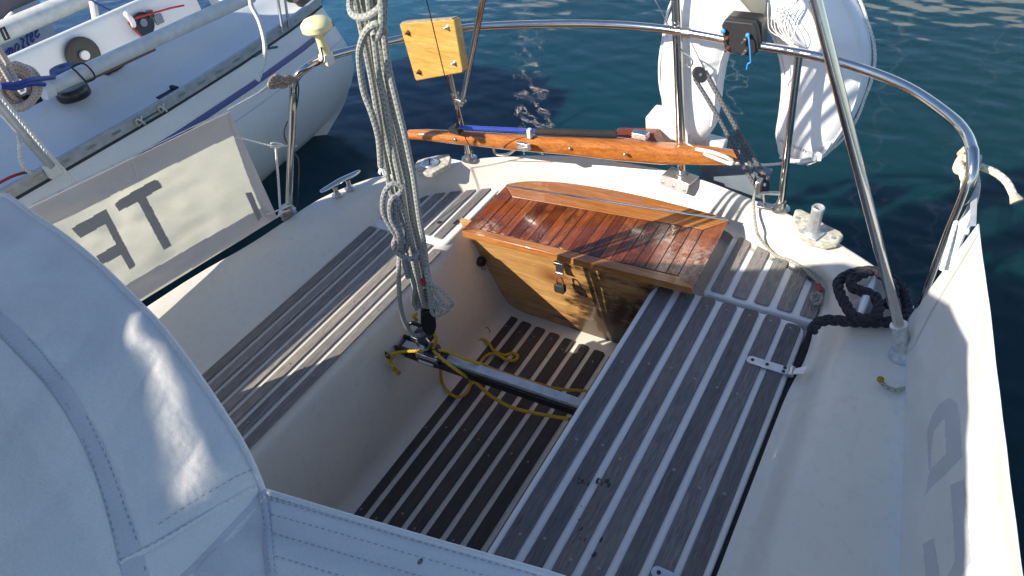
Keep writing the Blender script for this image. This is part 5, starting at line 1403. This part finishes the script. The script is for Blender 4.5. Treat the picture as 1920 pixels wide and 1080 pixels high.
# deck: side deck rising to the coaming crest, then cockpit
cro = []
for y_ in ys:
    k_ = max(0, (y_ - 1.6) / 1.37)
    x0 = tr_at(y_).x - .012
    hc = .10 * (1 - .75 * max(0, (y_ - 2.3) / .7))
    prof = [V((x0, y_, ZTN + .02 * k_ + .004)), V((x0 - .14, y_, ZTN + .03)), V((x0 - .22, y_, ZTN + .05)), V((x0 - .32, y_, ZTN + .05 + hc * .75)), V((x0 - .40, y_, ZTN + .05 + hc)), V((x0 - .50, y_, ZTN + .05 + hc)), V((x0 - .56, y_, ZTN + .03)), V((x0 - .58, y_, ZTN - .30)), V((-4.32, y_, ZTN - .32)), V((-4.36, y_, ZTN + .075)), V((-4.40, y_, ZTN + .08)), V((-4.44, y_, ZTN + .05)), V((-4.46, y_, ZTN - .1)), V((-4.44, y_, ZTN - .4)), V((-4.3, y_, ZW - .2))]
    cro.append(round_poly(prof, .05, 4))
q = MB(); q.grid(cro, False); q.f.append(tuple(len(q.v) - len(cro[0]) + j for j in range(len(cro[0])))); q.build("deck", "neighbour_gel", nb_, 45)
def far_face(px, py): return at(px, py, x=-4.33)
# winch pocket, square vent, small plate on the far cockpit side
def disc_x(px, py, rpx, par, name, mat, prof=None, x=-4.33, sq=False):
    p_ = at(px, py, x=x); r_ = rpx * (p_ - CAM).length / F_PX
    q = MB(); prof = prof or [(1, 0), (1, .012), (.9, .016), (.3, .010)]
    q.lathe([(r_ * a, b_) for a, b_ in prof], mat_to((1, 0, .05), p_), 26); return q.build(name, mat, par)
wp = disc_x(155, 103, 27, nb_, "round_speaker", "black_plastic"); disc_x(155, 103, 7, wp, "hub", "white_plastic", [(1, 0), (1, .03), (.6, .034)])
wp2 = disc_x(268, 45, 18, nb_, "instrument", "black_plastic"); disc_x(266, 42, 6, wp2, "dial", "grey_paint", [(1, 0), (1, .022), (.6, .024)])
q = MB(); p_ = at(298, 36, x=-4.32); q.box(p_, (.01, .055, .055)); q.build("small_plate", "grey_paint", nb_)
q = MB(); p_ = at(281, 26, x=-4.30); q.tube([at(279, 20, x=-4.3), at(284, 32, x=-4.3)], .022, 12); q.build("block", "black_plastic", nb_)
q = MB(); q.tube(catmull([at(236, 26, x=-4.3), at(240, 30, x=-4.26), at(248, 40, x=-4.26), at(250, 48, x=-4.28)], 4), .016, 10); q.build("white_handle", "white_plastic", nb_)
q = MB(); q.tube(catmull([at(240, 42, x=-4.28), at(255, 58, x=-4.28), at(270, 72, x=-4.28)], 4), .006, 6); q.tube([at(248, 36, x=-4.28), at(320, 15, x=-4.28), at(345, 10, x=-4.28)], .006, 6); q.build_each("red_cord", "red_line", nb_)
# spar lying over the cockpit
sp_ = thing("spar", "long pale grey spar lying over the cockpit of the neighbouring sailboat", "spar")
sA, sB = at(86, 168, x=-3.32), at(470, -8, x=-3.32)
q = MB(); q.tube([sA, sA.lerp(sB, .1), sB], [.032, .036, .040], 18, True, .9); q.build("tube", "pole_white", sp_)
q = MB(); u_ = (sB - sA).normalized(); q.tube([sA - u_ * .02, sA + u_ * .02], .040, 16); q.build("end_cap", "white_plastic", sp_)
q = MB(); pE = sA.lerp(sB, .13); q.tube(catmull([pE + V((.040, 0, -.03)), pE + V((.045, -.02, .03)), pE + V((.03, -.02, .05)), pE + V((.04, .03, .045)), pE + V((.055, .04, -.02)), pE + V((.040, 0, -.03))], 4), .004, 6); q.build("bail", "black_matt", sp_)
q = MB(); q.tube([at(160, 152, x=-3.36), at(290, 92, x=-3.36)], .009, 8); tag(q.build("brown_batten", "brown_trim"), "thin brown wooden batten below the pale spar on the neighbouring boat", "batten")
# winches
def winch(px, py, wpx, hpx, x, name, label, mat, grp="winches"):
    p_ = at(px, py, x=x); r_ = wpx / 2 * (p_ - CAM).length / F_PX
    t0 = thing(name, label, "winch")
    q = MB(); q.lathe([(r_ * .95, -.03), (r_, -.02), (r_, .004), (r_ * .96, .010)], Matrix.Translation(p_), 26); q.build("drum", mat, t0)
    q = MB(); q.lathe([(r_ * .97, .010), (r_ * .9, .020), (r_ * .3, .022), (r_ * .15, .017), (.001, .017)], Matrix.Translation(p_), 26); q.build("top", mat, t0)
winch(135, 170, 50, 30, -3.36, "covered_winch", "black covered winch on the near coaming of the neighbouring boat", "black_plastic")
winch(121, 134, 42, 20, -3.62, "covered_winch", "blue covered winch behind the pale spar of the neighbouring boat", "winch_cover_blue")
q = MB(); q.tube(catmull([at(196, 140, x=-3.42), at(210, 130, x=-3.42), at(232, 120, x=-3.44), at(238, 124, x=-3.43)], 4), [.006, .02, .02, .02, .024, .024, .024, .02, .022, .02, .018, .012, .008][:13], 10, True, .6)
tag(q.build("black_cleat", "black_matt"), "black plastic cleat on the near coaming of the neighbouring boat", "cleat")
q = MB(); p_ = at(316, 184, x=-3.16); q.box(p_, (.05, .10, .05), Matrix.Rotation(0, 3, 'X')); q.box(p_ + V((.0, .05, .03)), (.055, .02, .02)); tag(q.build("black_fairlead", "black_matt", None, 35, .006), "black fairlead block on the toe rail of the neighbouring boat", "fairlead")
q = MB(); q.tube(catmull([at(344, 172, x=-3.10), at(352, 165, x=-3.12), at(380, 152, x=-3.13), at(402, 140, x=-3.13), at(424, 129, x=-3.11)], 5), .0055, 7)
q.tube(catmull([at(478, 105, x=-3.09), at(500, 92, x=-3.11), at(520, 88, x=-3.11)], 4), .006, 7)
q.tube(catmull([at(262, 230, x=-3.05), at(285, 215, x=-3.06), at(302, 206, x=-3.06)], 4), .004, 7)
q.build_each("teal_cord", "teal_line", nb_)
q = MB()
for (x_, y_) in ((262, 228), (304, 204)):
    p_ = at(x_, y_, x=-3.045); q.tube([p_ + V((math.cos(a * .7) * .012, math.sin(a * .7) * .016, .02 * math.sin(a))) for a in range(14)], .0045, 7)
q.build_each("cord_knot", "rope_white", nb_)
# nonskid patch at the left
q = MB(); pp = [at(x_, y_, x=-3.2, ) for x_, y_ in ((0, 0),)]
def deck_n(px, py, z): return at(px, py, z=z)
poly = [(-40, 262), (0, 248), (40, 232), (75, 215), (100, 204), (114, 198), (110, 192), (98, 190), (80, 196), (66, 200), (45, 203), (20, 205), (-10, 215), (-40, 226)]
q.prism([deck_n(x_, y_, .196) for x_, y_ in poly], (0, 0, .003)); q.build("nonskid_patch", "grey_nonskid", nb_)
# blue bag in the cockpit, grey bench with text, stanchion and straps
q = MB(); q.prism([at(x_, y_, x=-3.95) for x_, y_ in ((354, 52), (366, 47), (378, 38), (400, 33), (425, 34), (430, 50), (380, 75), (356, 66))], (-.08, 0, 0)); tag(q.build("blue_bag", "bright_blue", None, 35, .01), "bright blue bag lying in the neighbouring cockpit", "bag")
q = MB(); q.prism([at(x_, y_, x=-3.93) for x_, y_ in ((352, 52), (368, 46), (378, 54), (382, 66), (358, 62))], (.02, 0, 0)); tag(q.build("navy_bag_end", "navy", None, 35, .01), "navy cloth bundle at the left end of the bright blue bag", "bundle")
q = MB(); q.prism([at(x_, y_, x=-3.7) for x_, y_ in ((428, 20), (450, 8), (462, 16), (440, 30), (434, 28))], (-.05, 0, 0)); bb_ = q.build("clutch_block", "navy", None, 35, .006); tag(bb_, "navy rope clutch with three white levers on the neighbouring boat", "clutch")
q = MB()
for (x_, y_) in ((434, 25), (441, 20), (449, 15)): q.tube([at(x_, y_, x=-3.68), at(x_ + 2, y_ - 5, x=-3.68)], .010, 8)
q.build_each("lever", "white_plastic", bb_)
# rope coil at far left
rcn = thing("rope_coil", "beige rope coil hanging on the neighbouring boat at the left edge", "rope")
q = MB(); random.seed(31)
for k_ in range(9):
    cx, cy = 34 + random.uniform(-8, 10), 162 + random.uniform(-4, 8); rx_, ry_ = 40 - k_ * 3.0, 40 - k_ * 2.2
    xx = -3.12 - .012 * k_
    q.tube(catmull([at(cx + math.cos(a) * rx_ + math.sin(a) * 8, cy + math.sin(a) * ry_ + math.cos(a) * -6, x=xx + random.uniform(-.012, .012)) for a in [2 * PI * s_ / 9 for s_ in range(9)]], 5, True), .0105, 8, closed=True)
q.build("turns", "rope_beige", rcn)
q = MB(); q.tube(catmull([at(-20, 70, x=-3.05), at(8, 108, x=-3.05), at(24, 140, x=-3.05), at(40, 170, x=-3.06)], 4), .0125, 8); q.tube(catmull([at(-24, 90, x=-3.04), at(0, 120, x=-3.04), at(18, 150, x=-3.05)], 4), .0125, 8); q.build("hanger", "rope_beige", rcn)
q = MB(); q.tube(catmull([at(2, 160, x=-3.00), at(30, 158, x=-2.99), at(60, 150, x=-3.03), at(100, 145, x=-3.3)], 4), .010, 8); q.tube(catmull([at(2, 162, x=-3.0), at(30, 165, x=-2.99), at(55, 157, x=-3.0), at(82, 158, x=-3.1)], 4), .010, 8)
tag(q.build("blue_line", "blue_line"), "doubled navy blue line crossing the beige rope coil", "rope")
q = MB(); q.box(at(55, 186, x=-3.2), (.06, .07, .04)); q.tube([at(44, 184, x=-3.15), at(74, 172, x=-3.2)], .008, 8); tag(q.build("jammer", "black_plastic", None, 35, .004), "small black jammer at the foot of the beige rope coil", "jammer")
# stanchion strut + white rope at left
q = MB(); q.tube([at(-10, 190, x=-3.0), at(96, 312, x=-3.03)], .019, 12, True, .8); t0 = q.build("gate_strut", "alu_grey"); tag(t0, "pale grey metal strut standing on the toe rail at the far left", "strut")
q = MB(); q.box(at(100, 318, x=-3.035), (.03, .06, .06)); q.build("strut_foot", "white_plastic", t0, 35, .005)
q = MB(); q.strands(catmull([at(-12, 165, x=-2.95), at(30, 215, x=-2.95), at(80, 275, x=-2.94), at(120, 320, x=-2.93), at(148, 350, x=-2.9)], 6), .0085, 3, .045); tag(q.build("twisted_line", "rope_white"), "grey white twisted line running down in front of the metal strut", "rope")
q = MB(); q.strands(catmull([at(34, 240, x=-3.05), at(36, 270, x=-3.04), at(38, 300, x=-3.04), at(48, 318, x=-3.05), at(70, 330, x=-3.08)], 6), .008, 3, .045); tag(q.build("hanging_line", "rope_white"), "white twisted line dangling left of the metal strut", "rope")
q = MB(); q.tube(catmull([at(-10, 348, x=-3.1), at(20, 332, x=-3.1), at(50, 323, x=-3.12), at(76, 324, x=-3.12), at(82, 332, x=-3.1)], 5), .006, 8); tag(q.build("red_hose", "red_line"), "thin dull red line on the neighbouring side deck", "rope")
# white mooring line hanging in front of the stripe
q = MB(); q.tube(catmull([at(470, -10, x=-2.95), at(471, 10, x=-2.95), at(486, 40, x=-2.92), at(496, 80, x=-2.9), at(495, 115, x=-2.9), at(483, 152, x=-2.9)], 6), .0115, 10); tag(q.build("hanging_tail", "rope_white"), "thick white rope tail hanging in front of the navy stripe", "rope")
# stanchions on neighbour
for (a, b_, lab) in (((520, 0), (530, 60), "double thin steel stanchion on the neighbouring side deck"),):
    q = MB(); pb = at(*b_, x=-3.12); pt = pb + V((0, -.0, .5)); pt = at(518, -20, x=-3.12)
    q.tube([pb, pt], .008, 8); q.tube([pb + V((0, .05, 0)), pt + V((0, .05, 0))], .007, 8); tag(q.build("stanchion", "steel"), lab, "stanchion")
q = MB(); pb = at(594, 18, x=-3.3); q.tube([pb, at(587, -20, x=-3.3)], .010, 8); q.lathe([(.04, 0), (.03, .01), (.012, .02)], Matrix.Translation(pb), 14); tag(q.build("stanchion", "steel"), "steel post at the stern corner of the neighbouring boat above the antenna", "stanchion")
q = MB(); q.tube(catmull([at(545, -10, x=-3.4), at(556, 8, x=-3.4), at(568, 22, x=-3.4)], 4), .045, 9); q.tube(catmull([at(556, -4, x=-3.3), at(572, 10, x=-3.3)], 3), .03, 9)
tag(q.build("outboard_bundle", "black_matt"), "black bundle of lines on the stern of the neighbouring boat", "bundle")
# gear beyond far coaming: white strut, lines, black-red block
q = MB(); q.tube([at(174, 4, x=-4.55), at(182, 48, x=-4.5)], .022, 10); tag(q.build("white_strut", "pole_white"), "white tube standing on the far coaming of the neighbouring boat", "tube")
q = MB(); q.tube([at(170, 0, x=-4.55), at(222, 28, x=-4.4)], .008, 6); q.prism([at(212, 26, x=-4.4), at(218, 22, x=-4.4), at(232, 29, x=-4.4), at(218, 33, x=-4.4)], (-.03, 0, 0)); tag(q.build("navy_block", "navy"), "navy line and block behind the far coaming of the neighbouring boat", "block")
q = MB(); q.tube([at(302, 8, x=-4.45), at(318, 15, x=-4.45)], .045, 12); o_ = q.build("winch_handle", "black_plastic"); tag(o_, "black winch body with white top beyond the neighbouring cockpit", "winch")
q = MB(); q.tube([at(299, 6, x=-4.42), at(305, 10, x=-4.42)], .05, 12); q.build("white_end", "white_plastic", o_)
q = MB()
random.seed(8)
q.tube(catmull([at(322 + random.uniform(-2, 18), 14 + random.uniform(-6, 6), x=-4.4 + random.uniform(-.02, .02)) for i in range(16)], 4), .009, 6); q.tube([at(334, 14, x=-4.38), at(345, 36, x=-4.38)], .012, 6); q.tube([at(300, 0, x=-4.4), at(310, 6, x=-4.4)], .03, 8)
tag(q.build("red_rope_tangle", "red_line"), "tangle of red rope beyond the neighbouring cockpit", "rope")
q = MB(); q.tube([at(329, -4, x=-4.38), at(346, 36, x=-4.35)], .013, 8); q.tube([at(288, -6, x=-4.5), at(298, 12, x=-4.5)], .012, 8); tag(q.build("steel_struts", "steel"), "pair of thin steel struts by the red rope tangle", "strut")

# ================================================================= THIRD BOAT (name on the hull)
tb3 = thing("moored_sailboat", "pale grey far sailboat at the top left with a blue name on its side", "sailboat")
X3 = -6.6
edge_y = at(100, 60, x=X3).y
q = MB()
q.grid([[V((X3 + .0 - .03 * 0, y_, ZW - .1)), V((X3 + .05, y_, -.3)), V((X3 + .02, y_, .3)), V((X3, y_, .75))] for y_ in (-6, -2, 0, 2, edge_y)] + [[V((-9, edge_y + .05, z_)) for z_ in (ZW - .1, -.3, .3, .75)]])
q.build("hull", "far_hull", tb3, 30)
q = MB(); q.prism([V((X3, edge_y, .75)), V((X3, -6, .75)), V((-9, -6, .75)), V((-9, edge_y, .75))], (0, 0, .02)); q.build("deck", "far_hull", tb3)
def w3(px, py, off=.0): return at(px / 8, py / 8, x=X3 + .062 + off)
q = MB()
strokes = [
 [(60, 770), (80, 790), (100, 850)],
 [(95, 790), (140, 720), (135, 870)], [(138, 760), (165, 715), (185, 740), (178, 830), (200, 845)],
 [(275, 660), (240, 665), (222, 740), (238, 805), (268, 770), (285, 670), (275, 760), (292, 810), (305, 780)],
 [(305, 565), (325, 600), (322, 580), (355, 590), (345, 640), (340, 700), (352, 725), (372, 690)],
 [(400, 455), (405, 560), (410, 640), (425, 680), (440, 650)], [(375, 560), (440, 520)],
 [(455, 590), (485, 540), (480, 490), (460, 500), (455, 560), (470, 620), (495, 620), (510, 580)],
 [(522, 510), (560, 460), (570, 410), (548, 410), (535, 450), (530, 520), (548, 560), (575, 545), (592, 500)]]
for s_ in strokes:
    q.tube(catmull([w3(*p_) for p_ in s_], 5), .0065, 8, True, .3, updir=V((1, 0, 0)))
q.build("name_lettering", "navy_stripe", tb3)
q = MB()
for poly in ([(345, 215), (380, 190), (372, 150), (395, 185), (490, 110), (405, 190), (430, 205), (402, 205), (398, 232), (385, 208)], [(275, 265), (295, 250), (305, 258), (290, 270)], [(140, 355), (230, 300), (225, 320), (170, 352)]):
    q.prism([w3(*p_, .004) for p_ in poly], (.003, 0, 0))
q.build("star_emblem", "navy_stripe", tb3)
q = MB(); q.prism([at(x_, y_, x=-5.2) for x_, y_ in ((-60, -60), (110, -60), (75, 0), (30, 20), (0, 44), (-60, 62))], (-.25, 0, 0)); tag(q.build("sail_cover", "grey_canvas", None, 35, .03), "dark grey sail cover at the top left corner", "sail cover")
sp2 = thing("boom", "long pale boom crossing in front of the far grey hull at the top left", "boom")
a_, b__ = at(-40, 78, x=-5.0), at(165, -8, x=-5.0)
q = MB(); q.tube([a_, b__], .075, 16, True, .8); q.build("tube", "pole_white", sp2)
q = MB(); pE = at(8, 62, x=-4.9); q.tube([at(1, 55, x=-4.88), at(10, 75, x=-4.88), at(17, 72, x=-4.88), at(7, 51, x=-4.88), at(1, 55, x=-4.88)], .008, 6); q.build("bail", "black_matt", sp2)
q = MB(); q.prism([at(x_, y_, x=-5.1) for x_, y_ in ((0, 46), (22, 22), (25, 24), (3, 50))], (-.02, 0, 0)); q.build("topping_strap", "white_tape", sp2)

# ================================================================= OWN BOOM (above and left of the picture)
bm_ = thing("mainsail_boom", "pale boom above the cockpit that carries the bundle of sheet ropes", "boom")
q = MB(); q.tube([V((-1.05, -2.6, 1.50)), V((-1.0, 1.25, 1.50))], .045, 16); q.build("tube", "pole_white", bm_)
nbm = thing("boom", "boom of the neighbouring boat with its sail flaked on top, just left of the picture", "boom")
q = MB(); q.tube([V((-4.25, -3, 1.0)), V((-4.2, 1.3, 1.05))], .05, 14); q.build("tube", "pole_white", nbm)
q = MB(); Pn = catmull([V((-4.25, -3, 1.35)), V((-4.22, -1, 1.32)), V((-4.2, .8, 1.27)), V((-4.2, 1.2, 1.2))], 5); q.tube(Pn, [.30, .30, .29, .29, .29, .28, .28, .28, .28, .27, .27, .26, .25, .23, .2, .12], 16, True, .95); q.build("sail_bundle", "hood_canvas", nbm, 60)
# ================================================================= BOATS ASTERN (their masts mirror in the water)
for i, (px, py, dist, hgt) in enumerate(((990, 120, 11, 15), (1380, 150, 10.5, 16), (1655, 200, 10, 17), (1885, 60, 11, 14))):
    d_ = RM @ V((px - 960, py - 540, F_PX)); d_.z = 0; d_.normalize(); base_ = V((0, 0, ZW)) + d_ * dist
    t0 = thing("moored_sailboat", ["first", "second", "third", "fourth"][i] + " white sailboat from the left moored astern, mast mirrored in the water", "sailboat", "sailboats moored astern")
    q = MB(); q.tube([base_ + V((0, 0, 1.0)), base_ + V((0, 0, hgt))], [.010, .04, .045, .04][i], 10); q.build("mast", "masthead", t0)
    q = MB()
    hr = []
    for k_ in range(9):
        u = k_ / 8; w_ = 1.3 * math.sin(PI * (.12 + .88 * (1 - u)) * .5) ** .6 if u < 1 else .05
        hr.append([base_ + V((-w_ , 7 * u - .8, 1.1)), base_ + V((-w_ * .8, 7 * u - .8, .0)), base_ + V((0, 7 * u - .8, -.3)), base_ + V((w_ * .8, 7 * u - .8, 0)), base_ + V((w_, 7 * u - .8, 1.1))])
    q.grid(hr, True); q.f.append(tuple(range(5))); q.build("hull", "neighbour_gel", t0)
